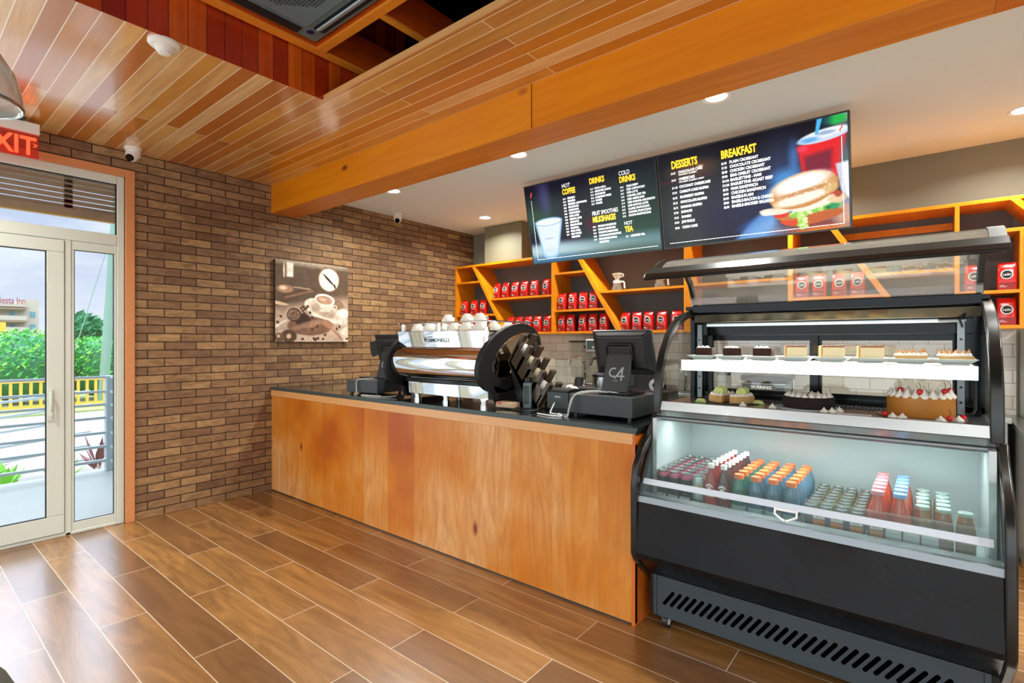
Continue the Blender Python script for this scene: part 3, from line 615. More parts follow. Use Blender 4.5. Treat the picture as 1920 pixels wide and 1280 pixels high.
p.ell(.45,.80,.30,.12,'7c5a46',.12); p.ell(.36,.74,.10,.10,'3c2c22',.3); p.ell(.44,.78,.2,.04,'c99d80',.7,.6,-.25); p.ell(.24,.665,.095,.085,'43342a',.05); p.ell(.235,.665,.078,.066,'8a6a58',.1)
for i in range(40):
    a=p.rng.rand()*6.3; r=p.rng.rand()**.5*.06; p.ell(.235+r*math.cos(a),.665+r*math.sin(a),.007,.005,'4a3327',.5)
p.poly([(.0,.80),(.14,.72),(.15,.735),(.01,.83)],'e5ddd0',.01); p.ell(.7,.77,.09,.05,'a4795c',.2,1,.4); p.poly([(.74,.80),(.96,.99),(.93,1.0),(.71,.81)],'b07a60',.01)
p.ell(.93,.62,.1,.06,'efe4d6',.4); p.ell(.92,.72,.07,.06,'e6d8c8',.3); p.poly([(.86,.86),(1,.78),(1,1),(.93,1)],'dccdb9',.02)
p.ell(.17,.93,.10,.08,'54402f',.15); p.ell(.17,.93,.03,.03,'d8b28e',.5); p.ell(.05,.95,.06,.06,'6a5240',.3); p.ell(.04,.93,.02,.02,'e0c09c',.5); p.ell(.05,.53,.11,.02,'d8b795',.4,1,.15)
for bx,by in ((.36,.56),(.38,.59),(.35,.61),(.40,.57),(.37,.64),(.45,.63),(.48,.69),(.07,.69),(.03,.76),(.55,.80),(.48,.84),(.35,.965),(.50,.96),(.53,.965),(.56,.955),(.63,.965),(.66,.91),(.98,.96),(.52,.975),(.83,.83),(.87,.80),(.42,.55),(.33,.58)): p.ell(bx,by,.02,.014,'4a2f22',.35,1,bx*9)
p.noise(9,.18); p.noise(3,.1)
t=thing('wall_picture','square sepia canvas print of a coffee cup and pocket watch on the brick wall','picture',(WX,2.95,1.5))
MB().box(WX,WX+.036,2.532,3.37,1.497,2.335).build('canvas_edge',mat('dark_canvas_edge','33271e',.7),t,bevel=.003)
p.build('print',(WX+.0375,2.532,2.335),(0,.838,0),(0,0,-.838),vcol_mat('canvas_print',0,.45),t)

# ---- menu screens, leaning forward
KT=1.09; TLp=Vector((-2.82*KT,3.65*KT,1.5+1.382*KT)); DN=Vector((0,.20717,-.97831)); NRM=Vector((0,-.97831,-.20717))
def tvp(x,y,o=0.0): return TLp+Vector((x*KT,0,0))+DN*(y*KT)+NRM*o
H=.695
def tv(lab,xa,xb,paint):
    c=tvp((xa+xb)/2,H); t=thing('menu_screen',lab,'screen',c,group=None)
    b=MB(); q=.011
    fr=[tvp(xa,0,0),tvp(xb,0,0),tvp(xb,H,0),tvp(xa,H,0)]; bk=[v-NRM*.045 for v in fr]
    b.add(fr+bk,[(0,3,2,1),(4,5,6,7),(0,1,5,4),(1,2,6,5),(2,3,7,6),(3,0,4,7)]); b.build('back_case',M['bezel'],t)
    b=MB()
    for (u0,u1,v0,v1) in ((xa,xb,0,q),(xa,xb,H-q,H),(xa,xa+q,q,H-q),(xb-q,xb,q,H-q)):
        f4=[tvp(u0,v0,.004),tvp(u1,v0,.004),tvp(u1,v1,.004),tvp(u0,v1,.004)]; b4=[v-NRM*.004 for v in f4]
        b.add(f4+b4,[(0,3,2,1),(4,5,6,7),(0,1,5,4),(1,2,6,5),(2,3,7,6),(3,0,4,7)])
    b.build('bezel',M['bezel'],t)
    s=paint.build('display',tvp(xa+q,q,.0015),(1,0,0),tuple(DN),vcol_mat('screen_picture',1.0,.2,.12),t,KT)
    cc=MB(); m_=(xa+xb)/2*KT; cc.box(TLp.x+m_-.04,TLp.x+m_+.04,TLp.y+.27,TLp.y+.31,2.64,3.05); cc.box(TLp.x+m_-.04,TLp.x+m_+.04,TLp.y+.12,TLp.y+.31,2.60,2.66); cc.build('ceiling_bracket',M['black'],t)
    return t,s
def tvtext(par,s,x,y,size,wd,mt,bold=0,name='menu_text',sp=1.0,al='LEFT'):
    return text(name,s,mt,frame(tvp(x,y,.0035),(1,0,0),tuple(-DN)),size*KT,wd,bold,al,par,spacing=sp,ext=0)
WA=1.237-.022
p=Paint(WA,H-.022,270,'0b0a1e'); ox=.011
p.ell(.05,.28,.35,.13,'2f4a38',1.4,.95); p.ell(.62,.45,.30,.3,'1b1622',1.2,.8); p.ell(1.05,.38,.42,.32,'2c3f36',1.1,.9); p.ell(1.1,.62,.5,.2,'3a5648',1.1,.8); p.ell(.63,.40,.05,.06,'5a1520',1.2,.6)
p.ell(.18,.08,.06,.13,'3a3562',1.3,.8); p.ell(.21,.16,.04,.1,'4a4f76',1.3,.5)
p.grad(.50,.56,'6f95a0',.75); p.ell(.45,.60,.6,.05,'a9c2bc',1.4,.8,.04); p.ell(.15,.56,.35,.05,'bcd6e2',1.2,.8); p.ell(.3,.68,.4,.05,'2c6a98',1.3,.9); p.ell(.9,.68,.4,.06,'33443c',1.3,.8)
p.poly([(.068,.335),(.353,.335),(.288,.59),(.115,.59)],'9cc6e8',.012); p.ell(.2,.6,.088,.045,'9cc6e8',.1); p.poly([(.088,.345),(.333,.345),(.275,.585),(.128,.585)],'dfe9f2',.014); p.ell(.2,.585,.072,.04,'cfe2f2',.2)
p.ell(.21,.325,.145,.035,'7fb0d8',.08); p.ell(.21,.327,.132,.027,'e9f0f4',.12); p.ell(.2,.47,.05,.006,'9fb4c8',.8,.7)
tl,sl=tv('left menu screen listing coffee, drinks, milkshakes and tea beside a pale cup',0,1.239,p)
def L_(*a,**k): tvtext(sl,*a,**k)
L_('HOT',.398,.083,.047,.82,M['wht']); L_('COFFEE',.397,.137,.062,.60,M['yel'],.0026); L_('DRINKS',.665,.099,.062,.63,M['yel'],.0026)
L_('COLD',.930,.085,.047,.72,M['wht']); L_('DRINKS',.930,.138,.062,.63,M['yel'],.0026); L_('FRUIT SMOOTHIES',.662,.352,.047,.60,M['wht']); L_('MILKSHAKES',.661,.407,.062,.60,M['yel'],.0026)
L_('HOT',.939,.467,.04,.82,M['wht']); L_('TEA',.941,.520,.058,.66,M['yel'],.0026)
def lst(par,rows,prices,x,y0,y1,px,size,wd):
    n=len(rows)
    for i,r in enumerate(rows):
        if not r: continue
        y=y0+(y1-y0)*i/(n-1 if n>1 else 1)
        tvtext(par,r,x,y,size*1.05,wd,M['wht'],.0008); 
        if prices and prices[i]: tvtext(par,prices[i],px,y,size*.9,wd*.85,M['wht'],.0002)
lst(sl,['ESPRESSO','ESPRESSO','ESPRESSO CON PANNA','MACCHIATO','AMERICANO','CAPPUCCINO','CAFE LATTE','MOCHA LATTE','AFFOGATO','FRENCH PRESS','SALMONA','POUR OVER','DRIP COFFEE','CORTADO'],['$2.50','$2.35','$4.25','$3.25','$4.75','$5.25','$5.25','$5.35','$4.75','$5.15','$4.75','$3.53','$3.37',''],.442,.181,.505,.396,.0205,.80)
lst(sl,['COCA-COLA','ASSORTED SODAS','GATORADE','CARIBBEAN PRIDE','WATER','WATER'],['$2.57','$2.27','$4.44','$4.53','$2.18','$4.25'],.706,.147,.267,.666,.0205,.82)
lst(sl,['COLD BREW','ICED CAPPUCCINO','ICED LATTE','CARAMEL ICED TEA','ICED AMERICANO','ICED CARAMEL MACCHIATO','ICED MATCHA LATTE','CLASSIC FRAPUCCINO','CARAMEL FRAPUCCINO','MOCHA FRAPPUCCINO'],['$4.63','$6.67','$6.67','$5.53','$4.63','$7.44','$7.56','$6.53','$6.75','$7.26'],.985,.181,.405,.933,.0205,.80)
lst(sl,['BANANA MILKSHAKE','PAPAYA MILKSHAKE','PINEAPPLE MILKSHAKE','CANTALOUPE SMOOTHIE','SOURSOP/GRANOLA','SMOOTHIE'],['$5.25','$4.54','$7.54','$6.58','$6.47',''],.704,.450,.580,.656,.0205,.80)
lst(sl,['ASSORTED TEA'],['$2.11'],.985,.563,.563,.943,.0205,.80)
def strip(par,x0_,y0_,x1_,y1_,th=.0016):
    a=tvp(x0_,y0_,.003);b_=tvp(x1_,y1_,.003); d=(b_-a).normalized(); nn=NRM.cross(d)*th
    MB().add([a-nn,b_-nn,b_+nn,a+nn],[(0,1,2,3)]).build('thin_white_line',M['wht'],par)
strip(sl,.066,.132,.062,.655); strip(sl,.062,.655,1.201,.660)
def flame(par,x,y0_,y1_):
    pts=[]; n=9; h=y1_-y0_
    for i in range(n): 
        t_=i/(n-1); pts.append((x+.006*math.sin(t_*6.2)+.002, y0_+h*t_, .0005+.0045*math.sin(PI*t_)))
    v=[];f=[]
    for i,(a,b_,r) in enumerate(pts): v+= [tvp(a-r,b_,.0035),tvp(a+r,b_,.0035)]
    for i in range(n-1): f.append((2*i,2*i+1,2*i+3,2*i+2))
    MB().add(v,f).build('flame_mark',M['flame'],par)
flame(sl,.068,.057,.113)
# right screen
p=Paint(1.206-.022,H-.022,330,'0a0814'); q0=1.247+.011
def A(x,y): return (x-q0,y-.011)
def E(x,y,rx,ry,c,s_=.15,a=1.0,rot=0,ring=0): p.ell(x-q0,y-.011,rx,ry,c,s_,a,rot,ring)
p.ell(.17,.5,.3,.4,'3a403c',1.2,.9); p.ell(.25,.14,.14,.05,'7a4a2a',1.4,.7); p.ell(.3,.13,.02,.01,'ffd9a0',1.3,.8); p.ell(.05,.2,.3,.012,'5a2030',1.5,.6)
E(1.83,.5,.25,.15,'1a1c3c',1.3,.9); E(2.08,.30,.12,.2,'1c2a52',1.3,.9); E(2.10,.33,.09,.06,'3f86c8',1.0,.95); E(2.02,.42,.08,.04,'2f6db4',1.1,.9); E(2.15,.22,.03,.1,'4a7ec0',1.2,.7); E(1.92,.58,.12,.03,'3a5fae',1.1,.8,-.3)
p.poly([A(1.74,.71),A(1.94,.53),A(2.46,.50),A(2.46,.71)],'4f86c6',.03); E(1.98,.63,.16,.06,'7aa8dc',1.0,.9,-.4); E(2.25,.66,.2,.05,'8a3a2a',.9,.9); E(2.30,.69,.16,.03,'e07a28',.9,.9); E(2.42,.60,.06,.08,'d8a080',.9,.9); E(2.12,.60,.08,.03,'3a2430',1,.8,-.2)
E(2.42,.02,.06,.05,'b8c8c8',1,.8); E(2.385,.035,.055,.03,'22b04a',.6); E(2.33,.03,.03,.04,'1a4a58',1,.7)
p.poly([A(2.17,.15),A(2.445,.10),A(2.365,.48),A(2.215,.48)],'e01018',.02); p.poly([A(2.205,.22),A(2.36,.20),A(2.345,.45),A(2.22,.45)],'7a0a28',.03); E(2.20,.17,.03,.02,'ff4a6a',.9,.7); E(2.43,.3,.03,.15,'7a9090',1.2,.7)
E(2.315,.115,.145,.035,'c9d6ea',.15,1,-.08); E(2.33,.10,.12,.025,'e8eef6',.4,1,-.08); E(2.33,.10,.05,.012,'8aa0c0',.6,.8); E(2.24,.125,.05,.015,'4a9ad8',.9,.8)
p.poly([A(2.283,.012),A(2.312,.012),A(2.287,.10),A(2.270,.10)],'4ab4ea',.006)
p.poly([A(2.375,.295),A(2.46,.285),A(2.46,.54),A(2.40,.46)],'c8ccdc',.01); p.poly([A(2.41,.30),A(2.46,.295),A(2.46,.53),A(2.425,.49)],'eef0f4',.01)
# sandwich
E(2.20,.585,.15,.035,'3a1018',.6,.9); E(2.25,.60,.165,.038,'c2602a',.15,1,-.12); E(2.12,.605,.065,.028,'e04a1c',.2,1,.1); E(2.10,.575,.07,.025,'c87838',.3,1,.1); E(2.06,.555,.045,.022,'e03018',.3)
E(2.02,.53,.09,.022,'f2e0cc',.15,1,.1); E(1.985,.535,.045,.016,'fbeee0',.3); E(2.12,.52,.13,.02,'f5e4cc',.2,1,-.03)
for i in range(26):
    tt=i/25; xx=2.13+.25*tt; yy=.565-.035*tt+.012*math.sin(i*2.1); E(xx,yy,.02,.017,['b8e070','8ccc48','e8f4b0','6ab838'][i%4],.5)
for i in range(14): E(2.185+.018*math.sin(i*1.7),.57+.007*i*.95,.016,.012,['c8ec80','a0d858','eaf6c0'][i%3],.5)
E(2.36,.545,.03,.02,'2f9a60',.5); E(2.33,.55,.015,.012,'1f7a40',.5); E(2.26,.515,.13,.032,'f4ead6',.2,1,-.2); E(2.38,.50,.05,.03,'e8c8a0',.4); E(2.385,.475,.02,.02,'b04a28',.5)
E(2.19,.42,.20,.108,'c98a4c',.05,1,-.16); p.poly([A(2.0,.45),A(2.38,.38),A(2.36,.455),A(2.02,.515)],'d9a468',.02); E(2.18,.375,.165,.055,'fffaf2',.5,1,-.16); E(2.18,.47,.15,.035,'fbf0dc',.4,1,-.16); E(2.20,.43,.17,.014,'c08048',.8,.8,-.16); E(2.35,.43,.04,.03,'d8b070',.6)
for i in range(90):
    a=p.rng.rand(2); E(2.05+.3*a[0],.36+.13*a[1]-.16*(a[0]-.5)*.3,.005,.004,['fff6e8','f4e0c4'][i%2],.8,.6)
p.noise(2.5,.07)
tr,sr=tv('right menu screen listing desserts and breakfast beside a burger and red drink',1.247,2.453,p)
def R_(*a,**k): tvtext(sr,*a,**k)
R_('DESSERTS',1.353,.120,.073,.60,M['yel'],.0032); R_('BREAKFAST',1.705,.123,.073,.60,M['yel'],.0032)
ys=[.161,.210,.264,.300,.337,.373,.409,.444,.480,.515,.555]
for y,s_,pr_ in zip(ys,['CHOCOLATE CAKE','CHEESECAKE','COCONUT CHEESECAKE','CARROT-CAKE MUFFIN','BLUEBERRY MUFFIN','CHOCOLATE MUFFIN','BANANA MUFFIN','DONUTS','DANISH','JAM ROLLS','CORN CAKE'],['$6.80','$9.00','$11.00','$7.00','$6.50','$5.25','$6.75','$7.00','$4.55','$4.00','$9.00']):
    R_(s_,1.401,y,.0245,.80,M['wht'],.0009); R_(pr_,1.346,y,.021,.72,M['wht'],.0002)
R_('STRAWBERRY, BLUEBERRY',1.401,.177,.015,.75,M['wht'],.0002); R_('STRAWBERRY, BLUEBERRY, CHERRY',1.401,.228,.015,.75,M['wht'],.0002)
lst(sr,['PLAIN CROISSANT','CHOCOLATE CROISSANT','CHICKEN CROISSANT','EGG OMELET CROISSANT','BAGUETTINE - HAM','BAGUETTINE -ROAST BEEF','HAM SANDWICH','CHICKEN SANDWICH','BAGELS-PLAIN','BAGELS-BACON & CHEESE','BAGELS-SMOKED SALMON'],['$6.00','$7.50','$8.00','$9.00','$12.00','$12.00','$8.20','$8.00','$6.00','$8.00','$8.00'],1.758,.165,.461,1.704,.0250,.84)
strip(sr,1.297,.655,2.412,.661); strip(sr,2.410,.141,2.412,.661); flame(sr,2.406,.071,.117)

# ================================================================== WALL SHELF
SY=5.104; SB=BY-.011; T=.028
sh=thing('wall_shelf','long orange timber wall shelf with slanted dividers under the menu screens','shelf',(-2.3,5.3,1.59))
def S_(name,x0,x1,z0,z1): MB().box(x0,x1,SY,SB,z0,z1).build(name,M['shelfwood'],sh,bevel=.0015)
S_('top_board',-5.16,1.30,2.512,2.540); S_('bottom_board',-5.16,.523,1.592,1.618)
for a,bb,c,dd in ((-5.16,-5.128,1.618,2.512),(-3.525,-3.478,1.618,2.512),(-1.912,-1.850,1.618,2.512),(-.975,-.935,1.618,2.512),(.152,.180,1.618,2.512),(.503,.523,1.618,2.285),(1.27,1.30,2.312,2.512)): S_('upright',a,bb,c,dd)
def slant(xt,xb,zt=2.512,zb=1.618,w_=.052):
    MB().prism([(xt,zt),(xt+w_,zt),(xb+w_,zb),(xb,zb)],'Y',SY,SB).build('slanted_divider',M['shelfwood'],sh,bevel=.0015)
D1=(-4.832,-4.285); D2=(-3.195,-2.665); D3=(-.69,-.14)
slant(*D1); slant(*D2); slant(*D3); slant(.455,.62,2.512,2.312)
def xs(D,z): return D[0]+(D[1]-D[0])*(2.512-z)/.894
def board(x0,x1,z):
    MB().box(x0,x1,SY,SB,z-.024,z).build('shelf_board',M['shelfwood'],sh,bevel=.0015)
def trap(x0,D,z): MB().prism([(x0,z),(xs(D,z)+.003,z),(xs(D,z-.024)+.003,z-.024),(x0,z-.024)],'Y',SY,SB).build('shelf_board',M['shelfwood'],sh)
def trap2(D,x1,z): MB().prism([(xs(D,z)+.05,z),(x1,z),(x1,z-.024),(xs(D,z-.024)+.05,z-.024)],'Y',SY,SB).build('shelf_board',M['shelfwood'],sh)
trap(-5.128,D1,2.318); trap(-5.128,D1,1.866); trap2(D1,-3.525,2.066)
trap(-3.478,D2,2.318); trap(-3.478,D2,1.876); trap2(D2,-1.912,2.066)
board(-1.85,-.975,2.072); trap(-.935,D3,1.885); trap(-.935,D3,2.318); trap2(D3,.152,2.055); board(.18,.503,1.872); S_('shelf_board',.18,1.27,2.285,2.312)
MB().box(-.6,.15,SB-.02,SB,2.40,2.455).build('wall_batten',M['shelfwood'],sh)

# ---- coffee bags
def make_bag(lab):
    t=thing('coffee_bag',lab,'bag',(0,0,0)); w_,d_,h_=.052,.034,.168
    secs=[(0,.97,.95,0),(.01,1.0,1.0,0),(.05,1.02,1.04,0),(.10,1.02,1.0,0),(.15,.99,.85,0),(h_,.97,.60,.0),(.186,.96,.30,.004),(.192,.96,.12,.004),(.199,.95,.10,-.002)]
    v=[];f=[];n=16
    for z,sx_,sy_,oy in secs:
        for k in range(n):
            a=2*PI*k/n+PI/n; ca,sa=math.cos(a),math.sin(a); e=.35
            x_=w_*sx_*math.copysign(abs(ca)**e,ca); y_=d_*sy_*math.copysign(abs(sa)**e,sa)+oy; v.append((x_,y_,z+.002*math.sin(7*x_*30+z*50)*(z>.05)))
    for i in range(len(secs)-1):
        for k in range(n): j=(k+1)%n; f.append((i*n+k,i*n+j,(i+1)*n+j,(i+1)*n+k))
    f.append(tuple(range(n))[::-1]); f.append(tuple((len(secs)-1)*n+k for k in range(n)))
    MB().add(v,f).build('foil_body',M['red'],t,smooth=True,local=True,ang=60)
    MB().box(-.045,.045,-.0385,-.036,.004,.055).build('lower_print',M['redlow'],t,local=True)
    b=MB(); b.M=frame((0,-.0385,.112),(1,0,0),(0,0,1)); b.lathe([(.001,.001),(.034,.001),(.034,-.004)],28,cap=False); lg=b.build('round_logo',M['wprint'],t,local=True)
    b=MB(); b.M=frame((0,-.0397,.112),(1,0,0),(0,0,1)); b.lathe([(.001,.0007),(.028,.0007),(.028,-.001)],28,cap=False); b.build('logo_disc',M['bprint'],lg,local=True)
    text('logo_lettering','León',M['wprint'],frame((0,-.0412,.104),(1,0,0),(0,0,1)),.025,.92,.0004,'CENTER',lg,local=True,ext=.0002)
    text('print_lettering','CAFE\nMOLIDO',M['wprint'],frame((-.038,-.0388,.030),(1,0,0),(0,0,1)),.009,1.1,0,'LEFT',t,local=True,ext=.0001)
    return t
ordn=['first','second','third','fourth','fifth','sixth','seventh','eighth','ninth','tenth']
ROWS=[('bags on the middle shelf by the brick wall',[-5.029,-4.846,-4.674],1.8665,'from brick wall, middle shelf, leftmost bay'),
 ('bags on the bottom board by the brick wall',[-5.03,-4.87,-4.60],1.6185,'from brick wall, bottom board, leftmost bay'),
 ('bags on the upper shelf of the left bay',[-4.43,-4.283,-4.125,-3.975,-3.82,-3.635],2.0665,'from left, upper shelf, right of first slanted divider'),
 ('bags on the bottom board of the left bay',[-4.20,-4.06,-3.915,-3.77,-3.62],1.6185,'from left, bottom board, right of first slanted divider'),
 ('bags on the middle shelf of the second bay',[-3.408,-3.26,-3.115,-2.975],1.8765,'from left, middle shelf, left of second slanted divider'),
 ('bags on the bottom board of the second bay',[-3.408,-3.285,-3.12,-2.985,-2.845],1.6185,'from left, bottom board, left of second slanted divider'),
 ('bags on the bottom board of the third bay',[-2.580,-2.445,-2.312,-2.165,-2.008],1.6185,'from left, bottom board, right of second slanted divider'),
 ('bags seen through the raised glass lid',[-.872,-.738,-.594,-.46],1.8855,'from left, in row behind raised glass lid'),
 ('bags on the short shelf at the right edge',[.262,.443],1.8725,'from left, short shelf at far right end'),
 ('bags on the bottom board at the right edge',[.28,.438],1.6185,'from left, bottom board at far right end')]
bag0=None; rb=random.Random(5)
for gname,xs_,z,ph in ROWS:
    for i,x in enumerate(xs_):
        lab='red coffee bag, %s %s'%(ordn[i],ph); loc=(x,5.172,z); rz=rb.uniform(-.16,.1)
        if bag0 is None: bag0=make_bag(lab); bag0.location=loc; bag0['group']=gname; bag0.rotation_euler[2]=rz
        else: dup(bag0,loc,rz,lab,gname)
# ---- pour-over drippers on carafes
def dripper(lab,loc):
    t=thing('pour_over_carafe',lab,'coffee carafe',loc,group='pour over carafes on the upper shelf')
    MB().lathe([(.055,0),(.06,.004),(.058,.02),(.04,.075),(.036,.085)],24,cap=True).build('glass_carafe',glass('carafe_glass',(.93,.9,.84),2.2,body=.1),t,local=True,smooth=True)
    MB().lathe([(.037,.078),(.045,.082),(.045,.10),(.036,.104)],24).build('white_collar',M['ceramic'],t,local=True,smooth=True)
    MB().tube([(.042,0,.092),(.075,0,.096),(.085,0,.085),(.092,0,.02)],.009,8).build('handle',M['ceramic'],t,local=True,smooth=True)
    b=MB(); b.lathe([(.045,.106),(.045,.112),(.022,.116),(.024,.13),(.058,.188),(.055,.19),(.02,.132)],28,cap=False); b.tube([(.05,0,.18),(.075,0,.18),(.078,0,.16),(.04,0,.145)],.006,8); b.build('ceramic_dripper',M['ceramic'],t,local=True,smooth=True)
    return t
d0=dripper('white ceramic pour over dripper on a glass carafe, left of the two on the shelf',(-2.70,5.2,2.067)); dup(d0,(-2.20,5.2,2.067),0,'white ceramic pour over dripper on a glass carafe, half hidden behind the raised glass lid')

# ================================================================== FRONT COUNTER
CX0,CX1,CY0,CY1=WX+.003,-1.200,2.507,3.42
t=thing('service_counter','long timber fronted service counter with a pale timber edge strip','counter',(-3.2,2.95,0))
MB().box(CX0,CX1,CY0+.006,CY0+.03,.012,.955).build('front_panel',M['counter'],t)
MB().box(CX0,CX1-.012,CY0-.002,CY0+.03,.955,1.014).build('edge_strip',M['counteredge'],t,bevel=.002)
MB().box(CX0,CX1-.02,CY0+.03,CY1,0,1.014).build('carcass',M['steel2'],t)
MB().box(CX1-.02,CX1,CY0+.004,CY1,.0,1.0).build('end_panel',mat('orange_end_panel','c9641a',.35,coat=.3),t)
MB().box(CX0,CX1-.03,CY0+.012,CY0+.03,0,.012).build('plinth',M['dark'],t)
wt=thing('countertop','black granite worktop with a grey green front edge on the service counter','worktop',(-3.2,2.95,1.014))
MB().box(CX0,CX1+.004,CY0-.004,CY1+.02,1.0145,1.0455).build('slab',M['granite'],wt,bevel=.002)
MB().box(CX0,CX1+.003,CY0-.0055,CY0-.0042,1.016,1.044).build('front_edge',M['granite_edge'],wt)
CT=1.0455
# ================================================================== POINT OF SALE TERMINALS
def cash_drawer(lab,loc,rz,w_=.42,d_=.40,h_=.115):
    t=thing('cash_drawer',lab,'cash drawer',loc,rz,group=None)
    MB().box(-w_/2,w_/2,-d_/2,d_/2,.018,h_+.018).build('metal_case',M['drawer'],t,local=True,bevel=.003)
    for x in (-w_/2+.03,w_/2-.03):
        for y in (-d_/2+.03,d_/2-.03): MB().lathe([(.014,0),(.012,.018)],12,(x,y,0)).build('foot',M['black'],t,local=True)
    MB().box(-w_/2+.03,w_/2-.03,d_/2,d_/2+.004,.03,h_+.005).build('drawer_front',M['dark'],t,local=True); return t
def pos(lab,loc,rz,tilt=.25,side=False):
    t=thing('register_monitor',lab,'point of sale monitor',loc,rz)
    b=MB(); b.prism([(-.10,0),(.13,0),(.12,.012),(.02,.02),(-.05,.03),(-.10,.015)],'X',-.105,.105); b.build('base_foot',M['black'],t,local=True,bevel=.006)
    # stand plate facing the customers (-Y)
    b=MB(); b.M=frame((0,-.088,.012),(1,0,0),(0,.30,1)); b.add([(-.088,0,0),(.088,0,0),(.082,.245,0),(-.082,.245,0),(-.088,0,-.028),(.088,0,-.028),(.082,.245,-.028),(-.082,.245,-.028)],[(0,1,2,3),(7,6,5,4),(4,5,1,0),(5,6,2,1),(6,7,3,2),(7,4,0,3)]); st=b.build('stand_plate',M['dark'],t,local=True,bevel=.006)
    # emblem: broken ring and cross stroke, letters
    F_=frame((0,-.088,.012),(1,0,0),(0,.30,1)); b=MB(); b.M=F_
    def arc(cx,cy,r,a0,a1,wd,n=16):
        v=[];f=[]
        for i in range(n+1):
            a=math.radians(a0+(a1-a0)*i/n); v+=[(cx+(r-wd/2)*math.cos(a),cy+(r-wd/2)*math.sin(a),.0008),(cx+(r+wd/2)*math.cos(a),cy+(r+wd/2)*math.sin(a),.0008)]
        for i in range(n): f.append((2*i,2*i+1,2*i+3,2*i+2))
        b.add(v,f)
    arc(-.02,.125,.026,60,300,.009)
    for q in ([(-.012,.088),(-.002,.088),(.047,.150),(.047,.16),(.034,.158)],[(.008,.098),(.058,.098),(.058,.107),(.008,.107)],[(.034,.075),(.044,.075),(.044,.158),(.034,.150)]): b.add([(x,y,.0009) for x,y in q],[tuple(range(len(q)))])
    b.build('emblem',mat('grey_emblem_print','a9b0ae',.4),st,local=True)
    text('emblem_lettering','POS',mat('grey_small_print','8a908e',.4),F_@Matrix.Translation((.0,.068,.001)),.016,1.1,.0002,'CENTER',st,local=True,ext=.0001)
    # monitor
    Mm=Matrix.Translation((0,.035,.245))@Matrix.Rotation(tilt,4,'X')
    b=MB(); b.M=Mm
    b.prism([(-.205,-.135),(.205,-.135),(.205,.150),(-.205,.150)],'Y',.0,.022); mo=b.build('screen_shell',M['black'],t,local=True,bevel=.012)
    b=MB(); b.M=Mm; v=[(-.195,0,-.125),(.195,0,-.125),(.195,0,.14),(-.195,0,.14),(-.155,-.038,-.085),(.155,-.038,-.085),(.155,-.032,.118),(-.155,-.032,.118)]
    b.add(v,[(4,5,6,7),(0,1,5,4),(1,2,6,5),(2,3,7,6),(3,0,4,7)]); b.build('back_cover',M['black'],mo,local=True,bevel=.01)
    b=MB(); b.M=Mm; b.box(-.078,.078,-.052,-.036,-.015,.062); b.build('cable_cover',M['black'],mo,local=True,bevel=.008)
    b=MB(); b.M=Mm; b.tube([(-.085,-.045,-.02),(-.085,-.05,.06),(-.075,-.05,.072),(.075,-.05,.072),(.085,-.05,.06),(.085,-.045,-.02)],.006,8); b.build('carry_handle',M['black'],mo,local=True,smooth=True)
    b=MB(); b.M=Mm; b.cyl((-.07,-.045,-.01),(.07,-.045,-.01),.016,n=14); b.build('tilt_hinge',M['blackmat'],t,local=True,smooth=True)
    b=MB(); b.M=Mm; b.box(-.19,.19,.0222,.024,-.115,.13); b.build('glass_front',M['blackgloss'],mo,local=True)
    if side:
        b=MB(); b.M=Matrix.Translation((-.19,.02,.27))@Matrix.Rotation(-.25,4,'Y'); b.box(-.075,.02,-.01,.012,-.06,.07); b.build('side_display',M['black'],t,local=True,bevel=.004)
    return t
cash_drawer('large dark grey cash drawer under the register nearest the glass display case',(-1.51,2.885,CT),0)
pos('black register monitor on a stand plate, nearest the glass display case',(-1.475,2.885,CT+.134),-.03,.26)
cash_drawer('small dark cash drawer at the brick wall end of the counter',(-3.79,2.775,CT),.16,.36,.34,.105)
pos('black register monitor beside the coffee machine at the brick wall end',(-3.66,2.83,CT+.124),.10,.26,True)
t=thing('receipt_box','low black box behind the small cash drawer at the brick wall end','box',(-4.10,2.93,CT)); MB().box(-4.17,-3.99,2.86,3.02,CT+.0,CT+.115).build('case',M['black'],t,bevel=.005); MB().box(-4.17,-3.99,2.86,3.02,CT+.116,CT+.124).build('lid',M['blackmat'],t,bevel=.002)
t=thing('receipt_printer','grey receipt printer with a black lid, left of the large cash drawer','printer',(-1.88,2.95,CT))
MB().box(-1.97,-1.80,2.80,3.02,CT+.012,CT+.125).build('body',M['drawer'],t,bevel=.006); MB().prism([(2.80,CT+.126),(2.81,CT+.14),(2.9,CT+.145),(3.02,CT+.13),(3.02,CT+.126)],'X',-1.97,-1.80).build('lid',M['blackmat'],t,bevel=.003)
MB().box(-1.96,-1.81,2.81,3.01,CT,CT+.012).build('foot_plate',M['black'],t); text('lettering','EPSON',M['wprint'],FY(-1.905,2.799,CT+.088),.016,.9,.0002,parent=t)
t=thing('tape_box','flat black box on the worktop between the printer and the register monitor','box',(-1.9,3.17,CT)); MB().box(-1.98,-1.66,3.10,3.26,CT,CT+.12).build('case',M['black'],t,bevel=.006); MB().box(-1.97,-1.67,3.11,3.25,CT+.12,CT+.127).build('lid',M['dark'],t)
t=thing('card_reader','slim upright blue grey card reader standing in front of the slanted holder','card reader',(-2.11,2.775,CT))
b=MB(); b.box(-2.145,-2.082,2.765,2.79,CT+.0,CT+.175); b.build('body',M['grey'],t,bevel=.006); b=MB(); b.box(-2.135,-2.092,2.763,2.765,CT+.03,CT+.155); b.build('screen',M['drawer'],t); MB().box(-2.135,-2.092,2.768,2.788,CT+.175,CT+.21).build('top_clip',M['black'],t,bevel=.004)
